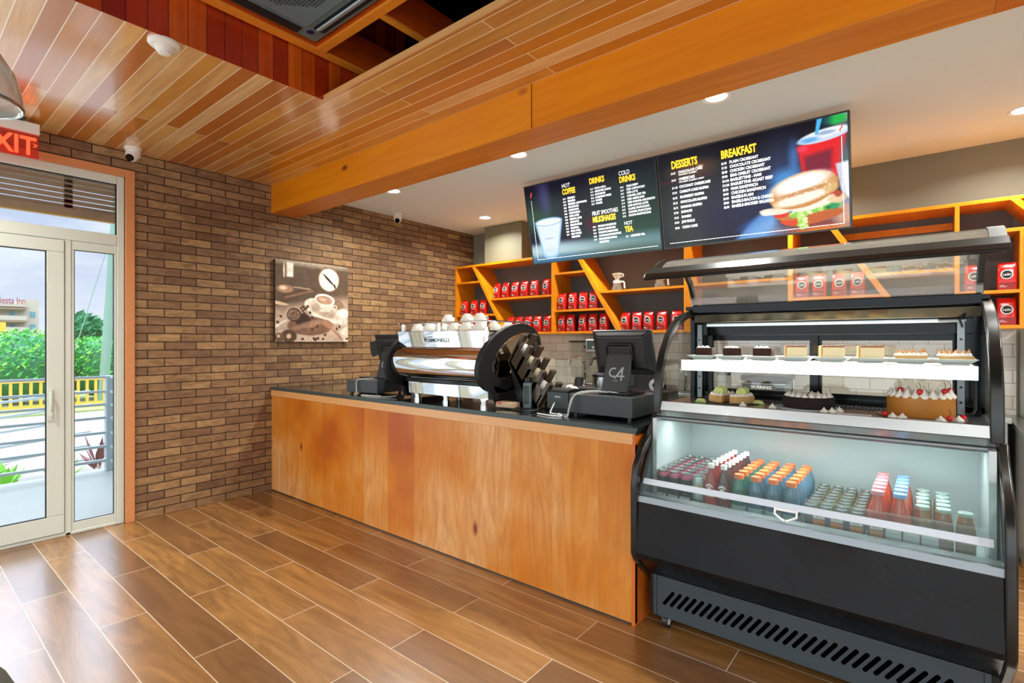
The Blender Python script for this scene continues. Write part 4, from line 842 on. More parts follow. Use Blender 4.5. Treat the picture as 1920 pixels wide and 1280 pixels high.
# slanted cup-lid holder
t=thing('lid_holder','tall slanted brown tiered holder filled with cup lids and sleeves','cup lid holder',(-2.08,2.88,CT))
ya,yb=2.80,2.965
MB().prism([(-2.30,1.352),(-2.285,1.372),(-2.03,1.03+.016),(-2.10,1.03+.016)],'Y',ya,yb).build('sloping_back',M['brown'],t,bevel=.002)
MB().prism([(-2.30,1.352),(-2.292,1.345),(-2.10,1.047),(-2.22,1.047)],'Y',ya+.012,yb-.012).build('base_block',M['black'],t,bevel=.002)
for i in range(5):
    ox_,oz=.0525*i,-.083*i
    b=MB(); p0=Vector((-2.295+ox_,0,1.355+oz)); p1=Vector((-2.168+ox_,0,1.55+oz)); d=(p1-p0); nn=Vector((d.z,0,-d.x)).normalized()*.014
    def q_(v,y): return (v.x,y,v.z)
    # frame plate with a U slot
    pm0=p0+d*.25
    for (y0,y1,a,c) in ((ya,ya+.05,p0,p1),(yb-.05,yb,p0,p1),(ya+.05,yb-.05,p0,pm0)):
        b.add([q_(a-nn,y0),q_(c-nn,y0),q_(c-nn,y1),q_(a-nn,y1),q_(a+nn,y0),q_(c+nn,y0),q_(c+nn,y1),q_(a+nn,y1)],[(0,1,2,3),(7,6,5,4),(0,4,5,1),(1,5,6,2),(2,6,7,3),(3,7,4,0)])
    b.build('slot_divider',M['brown'],t,bevel=.0015)
    if i<4:
        s0=p0; e0=p0+Vector((.0525,0,-.083)); k=d*.66
        for y in (ya,yb-.004): side_=MB().prism([(s0.x,s0.z),(s0.x+k.x,s0.z+k.z),(e0.x+k.x*.9,e0.z+k.z*.9),(e0.x,e0.z)],'Y',y,y+.004); side_.build('side_wall',M['brown'],t)
LIDM=[M['wprint'],M['paper'],M['paper'],M['wprint']]
rr=random.Random(8)
for i in range(4):
    c0=Vector((-2.295+.0525*i+.052,2.8825,1.355-.083*i+.035)); d=Vector((.127,0,.195)).normalized(); ax=Vector((d.z,0,-d.x))
    g=thing('cup_lid_stack',['clear white stack of cup lids in the top slot of the slanted holder','cream stack of paper sleeves in the second slot of the slanted holder','pale stack of paper sleeves in the third slot of the slanted holder','white stack of cup lids in the lowest slot of the slanted holder'][i],'cup lids',c0,group='lid stacks in the slanted holder')
    b=MB()
    for k in range(7):
        p_=c0+d*.052+ax*(-.022+.0072*k); b.cyl(p_,p_+ax*.004,.046-(k%2)*.003,n=22)
    b.build('stacked_discs',LIDM[i],g)
t=thing('napkin_pile','crumpled white napkins in a low brown box behind the receipt printer','napkins',(-1.93,3.045,CT))
MB().box(-1.99,-1.87,3.025,3.09,CT,1.16).build('napkin_box',M['brown'],t,bevel=.003)
for k in range(5): MB().ball((-1.965+.018*k,3.055,1.175-.004*k+rr.uniform(0,.012)),.02,8,(1,1.2,.9)).build('napkin_fold',M['wprint'],t,smooth=True)
# cables
def cable(nm,lab,pts,r,m):
    P=[]; pts=[Vector(p) for p in pts]
    for i in range(len(pts)-1):
        p0=pts[max(i-1,0)];p1=pts[i];p2=pts[i+1];p3=pts[min(i+2,len(pts)-1)]
        for k in range(8):
            t_=k/8; P.append(.5*((2*p1)+(-p0+p2)*t_+(2*p0-5*p1+4*p2-p3)*t_*t_+(-p0+3*p1-3*p2+p3)*t_**3))
    P.append(pts[-1]); o=MB().tube(P,r,8).build(nm,m,smooth=True); return tag(o,lab,'cable')
cable('power_cable','grey cable draped over the front of the large cash drawer',[(-1.50,2.80,1.19),(-1.58,2.72,1.20),(-1.66,2.66,1.18),(-1.69,2.64,1.10),(-1.69,2.62,1.052),(-1.70,2.60,1.050)],.0055,M['cable'])
cable('power_cable','second grey cable beside the first over the large cash drawer front',[(-1.52,2.80,1.188),(-1.60,2.70,1.194),(-1.675,2.655,1.165),(-1.70,2.645,1.09),(-1.72,2.66,1.052),(-1.80,2.68,1.0505)],.004,M['cable'])
cable('power_cable','pale cable lying on the worktop from the printer to the drawer',[(-1.90,2.79,1.10),(-1.88,2.72,1.06),(-1.84,2.66,1.052),(-1.76,2.64,1.0515),(-1.72,2.59,1.0515),(-1.80,2.575,1.0515),(-1.90,2.60,1.0515)],.004,M['wprint'])
cable('power_cable','grey cable hanging over the front of the small cash drawer',[(-3.70,2.72,1.172),(-3.76,2.62,1.18),(-3.80,2.585,1.165),(-3.80,2.58,1.10),(-3.78,2.57,1.055),(-3.79,2.55,1.051)],.0045,M['cable'])
cable('power_cable','grey cable looped on the worktop right of the small cash drawer',[(-3.52,2.62,1.051),(-3.66,2.585,1.051),(-3.70,2.56,1.051),(-3.62,2.545,1.051),(-3.40,2.60,1.052),(-3.36,2.66,1.06)],.004,M['cable'])
cable('power_cable','black cable tangle on the worktop below the card reader',[(-2.30,2.62,1.053),(-2.15,2.66,1.053),(-2.0,2.62,1.053),(-1.96,2.70,1.06),(-2.05,2.72,1.053),(-2.2,2.70,1.054)],.005,M['cableblk'])

# ================================================================== ESPRESSO MACHINE
t=thing('espresso_machine','large polished chrome espresso machine with black oval end panels','espresso machine',(-2.82,2.95,CT))
xl,xr=-3.29,-2.36
MB().prism([(2.615,1.578),(2.635,1.447),(2.80,1.447),(2.80,1.578)],'X',xl,xr).build('upper_panel',M['chrome'],t,bevel=.003)
pts=[(2.63,1.443)]+[(2.70-.155*math.sin(PI*(.17+.66*i/14)) ,1.335+.125*math.cos(PI*(.10+.80*i/14))) for i in range(15)]+[(2.66,1.212),(2.85,1.212),(2.85,1.443)]
MB().prism(pts,'X',xl+.005,xr).build('curved_drum',M['chrome'],t,smooth=True)
MB().box(xl+.03,xr,2.64,3.15,1.19,1.212).build('drip_gap',M['blackgloss'],t)
MB().prism([(2.620,1.188),(2.628,1.098),(2.75,1.098),(2.75,1.188)],'X',-3.165,-2.335).build('lower_panel',M['chrome'],t,bevel=.003)
MB().box(-3.16,-2.36,2.755,3.2,1.10,1.19).build('chassis',M['steel'],t); MB().box(xl+.01,xr-.005,2.81,3.16,1.215,1.565).build('body',M['steel'],t)
MB().box(xl,xr,2.64,3.18,1.566,1.580).build('cup_tray',M['steel'],t,bevel=.002)
for x,y in ((-3.10,2.66),(-2.375,2.63),(-2.78,2.66),(-3.10,3.12),(-2.42,3.12)):
    MB().lathe([(.030,0),(.030,.02),(.024,.024),(.024,.04),(.030,.045),(.028,.056)],18,(x,y,CT)).build('foot',M['chrome'],t,smooth=True)
MB().lathe([(.038,0),(.034,.14)],18,(-3.235,2.75,CT)).build('waste_pipe',M['dark'],t,smooth=True)
# end panels: a wide tilted ring on a leg
def endpanel(x0,x1,lab=None):
    cy,cz,a,b_,rot=2.862,1.385,.372,.222,.36; n=40; ci,si=math.cos(rot),math.sin(rot); outer=[];inner=[]
    for i in range(n):
        th=2*PI*i/n; u,v=a*math.cos(th),b_*math.sin(th); outer.append((cy+u*ci-v*si,cz+u*si+v*ci))
    ic=(2.90,1.402); 
    for i in range(n):
        th=2*PI*i/n; u,v=.262*math.cos(th),.132*math.sin(th); r2=.42; inner.append((ic[0]+u*math.cos(r2)-v*math.sin(r2),ic[1]+u*math.sin(r2)+v*math.cos(r2)))
    v=[];f=[]
    for x in (x0,x1):
        for L in (outer,inner): v+=[(x,p_[0],p_[1]) for p_ in L]
    for i in range(n):
        j=(i+1)%n; f+=[(i,j,n+j,n+i),(2*n+j,2*n+i,3*n+i,3*n+j),(j,i,2*n+i,2*n+j),(n+i,n+j,3*n+j,3*n+i)]
    o=MB().add(v,f).build('end_panel',M['blackmat'],t,bevel=.004)
    MB().prism([(2.66,1.20),(2.70,1.085),(2.72,1.06),(3.14,1.06),(3.18,1.22),(3.1,1.28),(2.8,1.16)],'X',x0,x1).build('end_leg',M['blackmat'],t,bevel=.003)
    v=[];f=[]
    ins=[(x1-.004+(.002),p_[0],p_[1]) for p_ in inner]; c=MB(); c.add(ins,[tuple(range(n))]); return o,inner
o_,inn=endpanel(-2.355,-2.315); endpanel(-3.335,-3.295)
MB().prism(inn,'X',-2.350,-2.343).build('oval_mirror',mat('bronze_mirror','b5a890',.08,metal=1),t)
MB().tube([(-2.314,p_[0],p_[1]) for p_ in inn],.003,6,True).build('oval_trim',M['chrome'],t,smooth=True)
lt=MB(); lt.add([(-3.0,2.6085,1.497),(-2.975,2.6085,1.497),(-2.975,2.6045,1.525),(-3.0,2.6045,1.525)],[(0,1,2,3)]).build('logo_mark',M['drawer'],t) if False else None
FM=frame((-2.985,2.6272,1.497),(1,0,0),(0,-.15,1))
text('logo_lettering','SIMONELLI',M['drawer'],FM@Matrix.Translation((.038,0,.0008)),.037,1.30,.0010,parent=t,ext=.0002); text('logo_lettering','NUOVA',M['drawer'],FM@Matrix.Translation((.040,.033,.0008)),.012,1.3,.0002,parent=t,ext=.0002)
b=MB(); b.M=FM
for q in ([(0,0),(.031,0),(.031,.004),(0,.004)],[(0,.034),(.031,.034),(.031,.038),(0,.038)],[(0,0),(.004,0),(.004,.038),(0,.038)],[(.027,0),(.031,0),(.031,.038),(.027,.038)],[(.007,.007),(.011,.007),(.011,.031),(.007,.031)],[(.020,.007),(.024,.007),(.024,.031),(.020,.031)],[(.007,.031),(.012,.031),(.024,.007),(.019,.007)]): b.add([(x,y,.001) for x,y in q],[tuple(range(len(q)))])
b.build('logo_mark',M['drawer'],t)
b=MB(); b.tube([(xl+.01,2.63,1.640),(xr+.03,2.63,1.640),(xr+.06,2.66,1.640),(xr+.06,3.1,1.640)],.006,8); b.build('cup_rail',M['chrome'],t,smooth=True)
MB().tube([(xl-.0,2.63,1.64),(xl-.0,3.1,1.64)],.006,8).build('cup_rail',M['chrome'],t,smooth=True)
for x in (xl+.05,-2.82,xr+.0): MB().box(x-.013,x+.013,2.625,2.645,1.578,1.636).build('rail_post',M['chrome'],t)
MB().cyl((xr-.0,2.64,1.44),(xr-.0,2.64,1.60),.022,n=16).build('corner_column',M['chrome'],t,smooth=True)
# group heads and portafilters seen below (barista side)
for i,x in enumerate((-3.0,-2.62)):
    MB().lathe([(.04,0),(.042,.03),(.034,.06)],20,(x,3.24,1.20)).build('group_head',M['chrome'],t,smooth=True); MB().tube([(x,3.26,1.19),(x+.01,3.38,1.18)],[.012,.016],10).build('portafilter_handle',M['black'],t,smooth=True)
b=MB(); b.lathe([(.001,.012),(.022,.012),(.022,.02)],14)
# cups on the tray
def make_cup(lab,loc):
    c=thing('coffee_cup',lab,'cup',loc,group='upturned white cups on the coffee machine')
    MB().lathe([(.054,0),(.054,.007),(.048,.030),(.030,.056),(.028,.062),(.027,.063)],10,(0,0,0)).build('cup_body',M['ceramic'],c,local=True,smooth=True)
    MB().tube([(.043,0,.018),(.062,0,.022),(.062,0,.038),(.034,0,.044)],.004,6).build('cup_handle',M['ceramic'],c,local=True,smooth=True); return c
cup0=None; rc=random.Random(2)
for r,(y,xs_,zz) in enumerate(((2.73,[-3.18,-3.045,-2.91,-2.775,-2.64,-2.505],1.581),(2.87,[-3.17,-3.035,-2.90,-2.765,-2.63,-2.495],1.581),(3.01,[-3.15,-3.015,-2.88,-2.745,-2.61,-2.475],1.581),(2.80,[-2.905,-2.70,-2.57],1.645))):
    for i,x in enumerate(xs_):
        lab='upturned white cup, %s from left, %s on the coffee machine'%(ordn[i],['front row','middle row','back row','stacked upper layer'][r]); loc=(x,y,zz); rz=rc.uniform(1.0,2.1)
        if cup0 is None: cup0=make_cup(lab,loc); cup0.rotation_euler[2]=rz
        else: dup(cup0,loc,rz,lab)
# things below / behind the machine
t=thing('milk_pitcher','steel container with a black lid behind the register monitor','container',(-1.92,3.27,CT)); 
MB().lathe([(.075,0),(.078,.01),(.078,.20)],28,(-1.83,3.31,CT)).build('body',M['steel'],t,smooth=True); MB().lathe([(.08,.20),(.08,.218),(.05,.235),(.02,.238)],28,(-1.83,3.31,CT)).build('lid',M['black'],t,smooth=True)
t=thing('paper_roll','round white receipt roll standing on edge right of the monitor stand','paper roll',(-1.40,3.13,CT)); MB().cyl((-1.36,3.13,CT+.175),(-1.36,3.18,CT+.175),.04,n=28).build('roll',M['wprint'],t,smooth=True); MB().cyl((-1.36,3.127,CT+.175),(-1.36,3.183,CT+.175),.015,n=16).build('core',M['bprint'],t)
MB().box(-1.44,-1.27,3.12,3.30,CT,CT+.134).build('roll_stand',M['black'],t,bevel=.004)
t=thing('tamping_tray','pale tray with a red knob on the worktop under the right end of the machine','tray',(-2.2,2.68,CT))
MB().box(-2.30,-2.16,2.66,2.76,CT,CT+.045).build('tray_body',mat('peach_plastic','c9a98a',.4),t,bevel=.01); MB().box(-2.28,-2.25,2.655,2.665,CT+.03,CT+.047).build('red_knob',M['red'],t,bevel=.003)

# ================================================================== BACK COUNTER
t=thing('back_counter','stainless steel back counter along the tiled wall','counter',(-2.3,5.15,0))
MB().box(WX+.003,.42,4.87,BY-.013,.10,.94).build('cabinet',M['steel2'],t); MB().box(WX+.003,.42,4.93,BY-.013,0,.10).build('plinth',M['dark'],t)
MB().box(WX+.003,.44,4.84,BY-.013,.94,.98).build('steel_top',M['steel'],t,bevel=.003)
for i in range(8): 
    x=WX+.08+i*.69; dd=MB().box(x,x+.62,4.855,4.87,.14,.90).build('cabinet_door',M['steel2'],t,bevel=.003); MB().cyl((x+.54,4.84,.6),(x+.54,4.84,.8),.007,n=8).build('door_handle',M['chrome'],dd)
BT=.9805
def faucet(lab,x,y,h,r,out):
    t=thing('faucet',lab,'faucet',(x,y,BT)); P=[(x,y,BT),(x,y,BT+h*.72)]+[(x-out*.5+out*.5*math.cos(a*PI/8),y-.0,BT+h*.72+h*.27*math.sin(a*PI/8)) for a in range(9)]+[(x-out,y,BT+h*.66)]
    MB().tube(P,r,10).build('spout',M['chrome'],t,smooth=True); MB().lathe([(.028,0),(.028,.02),(.018,.03),(.016,.07)],16,(x,y,BT)).build('base',M['chrome'],t,smooth=True); MB().tube([(x+.01,y-.01,BT+.05),(x+.05,y-.05,BT+.075)],.007,8).build('lever',M['chrome'],t,smooth=True)
faucet('tall arched chrome faucet left of the small espresso maker','-3.11' and -3.12,5.2,.345,.013,.20)
t=thing('blender','clear plastic blender jar and enclosure on the back counter behind the faucet','blender',(-3.28,5.3,BT))
clr=glass('clear_plastic',(.92,.93,.9),2.0,body=.08)
MB().lathe([(.07,0),(.07,.05),(.055,.09)],20,(-3.26,5.33,BT)).build('motor_base',M['dark'],t,smooth=True); b=MB(); b.prism([(-3.36,BT+.30),(-3.34,BT+.09),(-3.18,BT+.09),(-3.14,BT+.51),(-3.34,BT+.51)],'Y',5.26,5.42); b.build('clear_jar',clr,t,bevel=.01); MB().box(-3.37,-3.12,5.25,5.43,BT+.511,BT+.53).build('jar_lid',M['black'],t,bevel=.004)
t=thing('glass_box','clear upright plastic box standing on the back counter left of the faucet','container',(-3.42,5.1,BT)); MB().box(-3.41,-3.30,5.02,5.12,BT,BT+.31).build('clear_body',clr,t,bevel=.004); MB().box(-3.415,-3.295,5.015,5.125,BT+.31,BT+.318).build('rim',M['steel'],t)
t=thing('small_espresso_maker','steel home espresso maker with control panel, half behind the register monitor','coffee machine',(-2.74,5.15,BT))
MB().box(-2.98,-2.50,4.98,5.35,BT+.40,BT+.545).build('head',M['steel'],t,bevel=.01); MB().box(-2.90,-2.55,5.18,5.36,BT,BT+.40).build('column',M['dark'],t); MB().box(-2.95,-2.52,4.95,5.36,BT,BT+.06).build('base_tray',M['steel'],t,bevel=.006)
MB().box(-2.955,-2.52,4.974,4.981,BT+.43,BT+.53).build('control_panel',mat('teal_grey_panel','3c4a46',.3),t)
for x in (-2.87,-2.80,-2.73,-2.66): MB().cyl((x,4.975,BT+.455),(x,4.962,BT+.455),.014,n=14).build('button',M['chrome'],t)
MB().cyl((-3.0,5.02,BT+.47),(-2.97,5.02,BT+.47),.036,n=18).build('grind_knob',M['black'],t); MB().box(-2.80,-2.70,4.973,4.975,BT+.50,BT+.52).build('display',mat('orange_display','c98a4a',.4),t)
MB().lathe([(.04,.33),(.045,.40)],18,(-2.80,5.05,BT)).build('group_head',M['chrome'],t); MB().tube([(-2.84,5.0,BT+.34),(-2.86,4.93,BT+.33),(-2.87,4.90,BT+.26)],.015,8).build('portafilter_handle',M['black'],t,smooth=True); MB().lathe([(.035,0.06),(.042,.15),(.03,.18)],18,(-2.70,5.03,BT)).build('milk_jug',M['chrome'],t,smooth=True)
faucet('slim chrome faucet seen between the register monitor and the display case arch',-1.93,5.22,.30,.011,.06)
t=thing('steam_wand','thin dark curved hose standing on the back counter, behind the display case arch','hose',(-1.78,5.25,BT)); MB().tube([(-1.86,5.3,BT+.0),(-1.80,5.3,BT+.08),(-1.79,5.3,BT+.16),(-1.84,5.3,BT+.23)],.008,8).build('hose',M['dark'],t,smooth=True)
t=thing('sink_tray','shallow steel drainer tray on the back counter near the slim faucet','tray',(-1.9,5.05,BT)); MB().box(-2.15,-1.62,4.90,5.14,BT,BT+.02).build('tray',M['steel2'],t,bevel=.004); MB().box(-2.12,-1.65,4.93,5.11,BT+.02,BT+.021).build('perforated_mat',M['dark'],t)
t=thing('black_appliance','black countertop appliance on the back counter behind the register monitor','appliance',(-2.25,5.1,BT)); MB().box(-2.45,-2.17,4.95,5.30,BT,BT+.20).build('case',M['blackmat'],t,bevel=.01); MB().box(-2.43,-2.37,4.94,4.95,BT+.06,BT+.17).build('switch_plate',M['dark'],t)
t=thing('panini_press','steel panini press with a dark lid, seen through the display case','panini press',(-1.13,5.1,BT))
MB().box(-1.32,-.96,4.95,5.28,BT+.02,BT+.15).build('base',M['steel'],t,bevel=.008); MB().box(-1.33,-.95,4.94,5.29,BT+.165,BT+.23).build('lid',M['brown'],t,bevel=.012); MB().box(-1.30,-1.05,4.942,4.95,BT+.03,BT+.07).build('switch_panel',mat('green_black_panel','26352e',.3),t)
MB().box(-1.27,-1.24,4.937,4.942,BT+.04,BT+.06).build('red_switch',M['red'],t); MB().tube([(-.95,4.98,BT+.19),(-.90,4.92,BT+.19),(-.90,4.92,BT+.10)],.009,8).build('lid_handle',M['chrome'],t,smooth=True)
text('lettering','WARING',M['wprint'],FY(-1.24,4.941,BT+.10),.038,1.1,.0006,parent=t)
for x in (-1.28,-1.0): MB().lathe([(.015,0),(.015,.02)],10,(x,5.1,BT)).build('foot',M['black'],t)
t=thing('glass_canister','clear canister with a dark band, left of the panini press behind the case','canister',(-1.52,5.1,BT)); MB().lathe([(.06,0),(.06,.20)],22,(-1.52,5.1,BT)).build('body',clr,t,smooth=True); MB().lathe([(.062,.2),(.062,.225)],22,(-1.52,5.1,BT)).build('lid',M['steel'],t,smooth=True)
# right-hand steel units
t=thing('undercounter_fridge','stainless steel under counter unit at the right edge of the photo','fridge',(.85,4.7,0))
MB().box(.46,1.30,4.45,BY-.002,.09,.90).build('cabinet',M['steel2'],t,bevel=.004); MB().box(.47,.86,4.435,4.45,.12,.87).build('door',M['steel'],t,bevel=.003); MB().box(.88,1.29,4.435,4.45,.12,.87).build('door',M['steel'],t,bevel=.003)
MB().box(.45,1.31,4.42,BY-.002,.90,.94).build('worktop',M['steel'],t,bevel=.003); MB().box(.50,1.28,4.5,5.4,.0,.09).build('plinth',M['black'],t)
t=thing('ice_machine','tall steel cabinet standing on the steel unit beside the tiled wall, far right','cabinet',(.85,5.2,.94)); MB().box(.535,1.25,4.98,BY-.002,.9405,1.585).build('steel_body',M['steel2'],t,bevel=.006); MB().box(.545,1.24,4.965,4.98,.97,1.25).build('front_door',M['steel'],t,bevel=.004)

# ================================================================== REFRIGERATED DISPLAY CASE
KL,KR=-1.185,.235
case=thing('display_case','large black and steel refrigerated pastry case with a raised curved glass lid','display case',(-.475,2.9,0))
def cb(name,m,mt,**k): return m.build(name,mt,case,**k)
# lower cabinet
cb('kick_panel',MB().box(KL+.055,KR-.055,2.58,2.60,.065,.275),M['kick'],bevel=.002)
kp=case.children[-1]
b=MB()
xk=KL+.14
while xk<KR-.13:
    for k in range(1):
        b.M=Matrix.Translation((xk,2.579,.172))@Matrix.Rotation(.62,4,'Y')
        v=[]; n=8; r=.0085; L=.040
        for i in range(n+1): a=PI*i/n; v.append((r*math.cos(a),0,L+r*math.sin(a)))
        for i in range(n+1): a=PI+PI*i/n; v.append((r*math.cos(a),0,-L+r*math.sin(a)))
        b.add(v,[tuple(range(len(v)))])
    xk+=.0375
o=b.build('vent_slots',M['void'],case)
for x in (KL+.075,KR-.075): cb('kick_edge',MB().box(x-.0015,x+.0015,2.5785,2.5802,.065,.275),M['blackmat'])
cb('base_chassis',MB().box(KL+.03,KR-.03,2.605,3.35,.07,.28),M['blackmat'])
for x in (KL+.115,KR-.09):
    for y in (2.615,3.28):
        w_=MB(); w_.cyl((x-.013,y,.035),(x+.013,y,.035),.035,n=22); c_=w_.build('caster_wheel',M['black'],case,smooth=True)
        MB().cyl((x-.0145,y,.035),(x+.0145,y,.035),.019,n=18).build('wheel_rim',M['offwhite'],c_,smooth=True); MB().box(x-.022,x+.022,y-.02,y+.03,.058,.072).build('caster_plate',M['steel2'],c_)
        MB().box(x-.021,x-.017,y-.012,y+.012,.03,.06).build('caster_fork',M['steel2'],c_)
cb('front_panel',MB().prism([(2.60,.262),(2.432,.405),(2.425,.43),(2.446,.683),(2.62,.683),(2.62,.27)],'X',KL+.03,KR-.03),M['blackpanel'],bevel=.004)
cb('steel_trim',MB().prism([(2.443,.684),(2.450,.716),(2.53,.716),(2.53,.684)],'X',KL+.028,KR-.028),M['alu'],bevel=.002)
cb('tub_floor',MB().box(KL+.04,KR-.04,2.535,3.16,.632,.655),M['innergrey'])
cb('tub_front',MB().box(KL+.04,KR-.04,2.515,2.534,.60,.69),M['innergrey'])
cb('tub_back',MB().box(KL+.04,KR-.04,3.16,3.18,.655,1.09),M['innergrey'])
for x in (KL+.035,KR-.06): cb('tub_side',MB().box(x,x+.022,2.62,3.16,.655,1.09),M['innergrey'])
cb('side_insulation',MB().prism([(2.61,.28),(2.48,.43),(2.49,.69),(2.74,1.09),(3.35,1.09),(3.35,.28)],'X',KL+.004,KL+.03),M['kick']); cb('side_insulation',MB().prism([(2.61,.28),(2.48,.43),(2.49,.69),(2.74,1.09),(3.35,1.09),(3.35,.28)],'X',KR-.03,KR-.004),M['kick'])
rail=[(2.66,.215),(2.455,.385),(2.43,.42),(2.428,.76),(2.445,.85),(2.50,.925),(2.585,.985),(2.665,1.045),(2.705,1.10)]
for x in (KL-.002,KR-.032):
    cb('side_rail',MB().bar([(x+.017,y+.02,z) for y,z in rail],.034,.045),M['blackrail'],smooth=True,bevel=.007)
# sloping lower glass with its lip, handle strip and bracket
cb('lower_glass',MB().sheet([(2.468,.716),(2.50,.78),(2.60,.94),(2.69,1.078)],KL+.035,KR-.035,.005),M['caseglass'])
cb('glass_top_lip',MB().tube([(KL+.04,2.692,1.085),(KR-.04,2.692,1.085)],.014,12),M['alu'],smooth=True)
cb('handle_strip',MB().prism([(2.487,.770),(2.501,.795),(2.505,.792),(2.491,.767)],'X',KL+.04,KR-.055),mat('white_handle_strip','d5dee8',.4))
hb=MB(); X0=-.525; hb.tube([(X0,2.488,.772),(X0,2.477,.745),(X0+.03,2.470,.728),(X0+.04,2.470,.724)],.005,6); hb.tube([(X0+.085,2.488,.772),(X0+.085,2.477,.745),(X0+.055,2.470,.728),(X0+.045,2.470,.724)],.005,6)
cb('lock_bracket',hb,M['wprint'],smooth=True); cb('lock_plate',MB().prism([(2.483,.762),(2.497,.787),(2.501,.784),(2.487,.760)],'X',X0+.005,X0+.08),M['wprint'])
cb('acrylic_fence',MB().box(-.42,KR-.06,2.545,2.549,.66,.815),glass('wavy_acrylic',(.96,.98,.97),2.2,.08,body=.01,bodycol=(.85,.95,.92)))
# deck and stepped steel front
cb('deck',MB().box(KL+.035,KR-.035,2.665,3.33,1.135,1.16),M['steel'],bevel=.002)
cb('deck_front',MB().prism([(2.650,1.180),(2.640,1.135),(2.66,1.135),(2.672,1.180)],'X',KL+.035,KR-.035),M['steel']); cb('steel_step',MB().prism([(2.640,1.133),(2.668,1.10),(2.78,1.10),(2.78,1.133)],'X',KL+.03,KR-.03),M['steel'],bevel=.002)
cb('tub_ceiling',MB().box(KL+.04,KR-.04,2.73,3.16,1.085,1.10),M['innergrey'])
cb('chiller_tube',MB().tube([(KL+.12,2.76,1.078),(KR-.12,2.76,1.078)],.008,10),M['tube'],smooth=True)
lamp('case_tube_light','AREA',(-.475,3.10,1.585),11,(1,.98,.94),(math.radians(-20),0,0),shape='RECTANGLE',size=1.0,size_y=.03)
lamp('chiller_light','AREA',(-.475,2.79,1.068),9,(.9,.97,1),(math.radians(-8),0,0),shape='RECTANGLE',size=1.2,size_y=.03)
b=MB(); 
for i in range(52): b.box(-.86+i*.0175,-.852+i*.0175,3.10,3.145,1.161,1.172)
cb('vent_grille',b,M['black']); case.children[-1]['kind']='stuff' if False else None
del case.children[-1]['kind']
cb('vent_base',MB().box(-.95,.10,3.09,3.30,1.160,1.1608),M['blackmat'])
# posts, rear frame with sliding doors
for x in (KL+.03,KR-.105):
    cb('rear_post',MB().box(x,x+.075,3.24,3.33,1.16,1.70),M['blackgloss'],bevel=.004)
    cb('side_mullion',MB().box(x+.02 if x<0 else x+.03,x+.045 if x<0 else x+.055,3.14,3.24,1.16,1.66),M['blackgloss'])
for x in (-1.075,.115):
    s_=MB(); s_.box(x-.013,x+.013,3.128,3.139,1.165,1.60); so=cb('shelf_rail',s_,M['alu'])
    h_=MB()
    for z in (1.22,1.29,1.36,1.44,1.51): h_.cyl((x,3.1275,z),(x,3.126,z),.006,n=10)
    h_.build('rail_holes',M['black'],so)
cb('rear_header',MB().box(KL+.03,KR-.03,3.22,3.34,1.535,1.70),M['blackgloss'],bevel=.004); cb('rear_sill',MB().box(KL+.03,KR-.03,3.24,3.34,1.16,1.19),M['blackgloss'])
for x0_,x1_,y_ in ((KL+.105,-.475,3.27),(-.50,KR-.105,3.295)):
    f_=MB(); f_.box(x0_,x0_+.04,y_,y_+.02,1.19,1.535); f_.box(x1_-.04,x1_,y_,y_+.02,1.19,1.535); f_.box(x0_+.04,x1_-.04,y_,y_+.02,1.505,1.535); f_.box(x0_+.04,x1_-.04,y_,y_+.02,1.19,1.215)
    so=cb('sliding_door',f_,M['blackgloss']); MB().box(x0_+.04,x1_-.04,y_+.008,y_+.012,1.215,1.505).build('door_glass',M['rearglass'],so)
cb('canopy_lamp',MB().tube([(KL+.14,3.17,1.598),(KR-.2,3.17,1.598)],.009,12),mat('pale_tube_cover','b4c2c6',.3,emit=(.9,.97,1),es=.35),smooth=True)
cb('lamp_holder',MB().cyl((KR-.2,3.17,1.598),(KR-.10,3.17,1.600),.013,n=12),M['alu'],smooth=True)
cb('lamp_cable',MB().tube([(KR-.12,3.16,1.60),(KR-.105,3.13,1.625),(KR-.125,3.12,1.60),(KR-.115,3.12,1.565)],.005,8),M['cableblk'],smooth=True)
cb('top_panel',MB().box(KL+.02,KR-.02,3.14,3.35,1.69,1.712),M['blackgloss'],bevel=.003)
# side arches with side glass
arch=[(2.655,1.115),(2.652,1.19),(2.668,1.32),(2.715,1.43),(2.79,1.525),(2.90,1.60),(3.02,1.645),(3.16,1.672),(3.28,1.685)]
for i,x in enumerate((KL+.05,KR-.035)):
    cb('glass_arch',MB().bar([(x,y,z) for y,z in arch],.042,.036),M['blackrail'],smooth=True,bevel=.006)
    cb('side_glass',MB().prism([(y+.012,z-.012) for y,z in arch]+[(3.24,1.66),(3.24,1.162),(2.68,1.162)],'X',x-.003,x+.003),M['rearglass'])
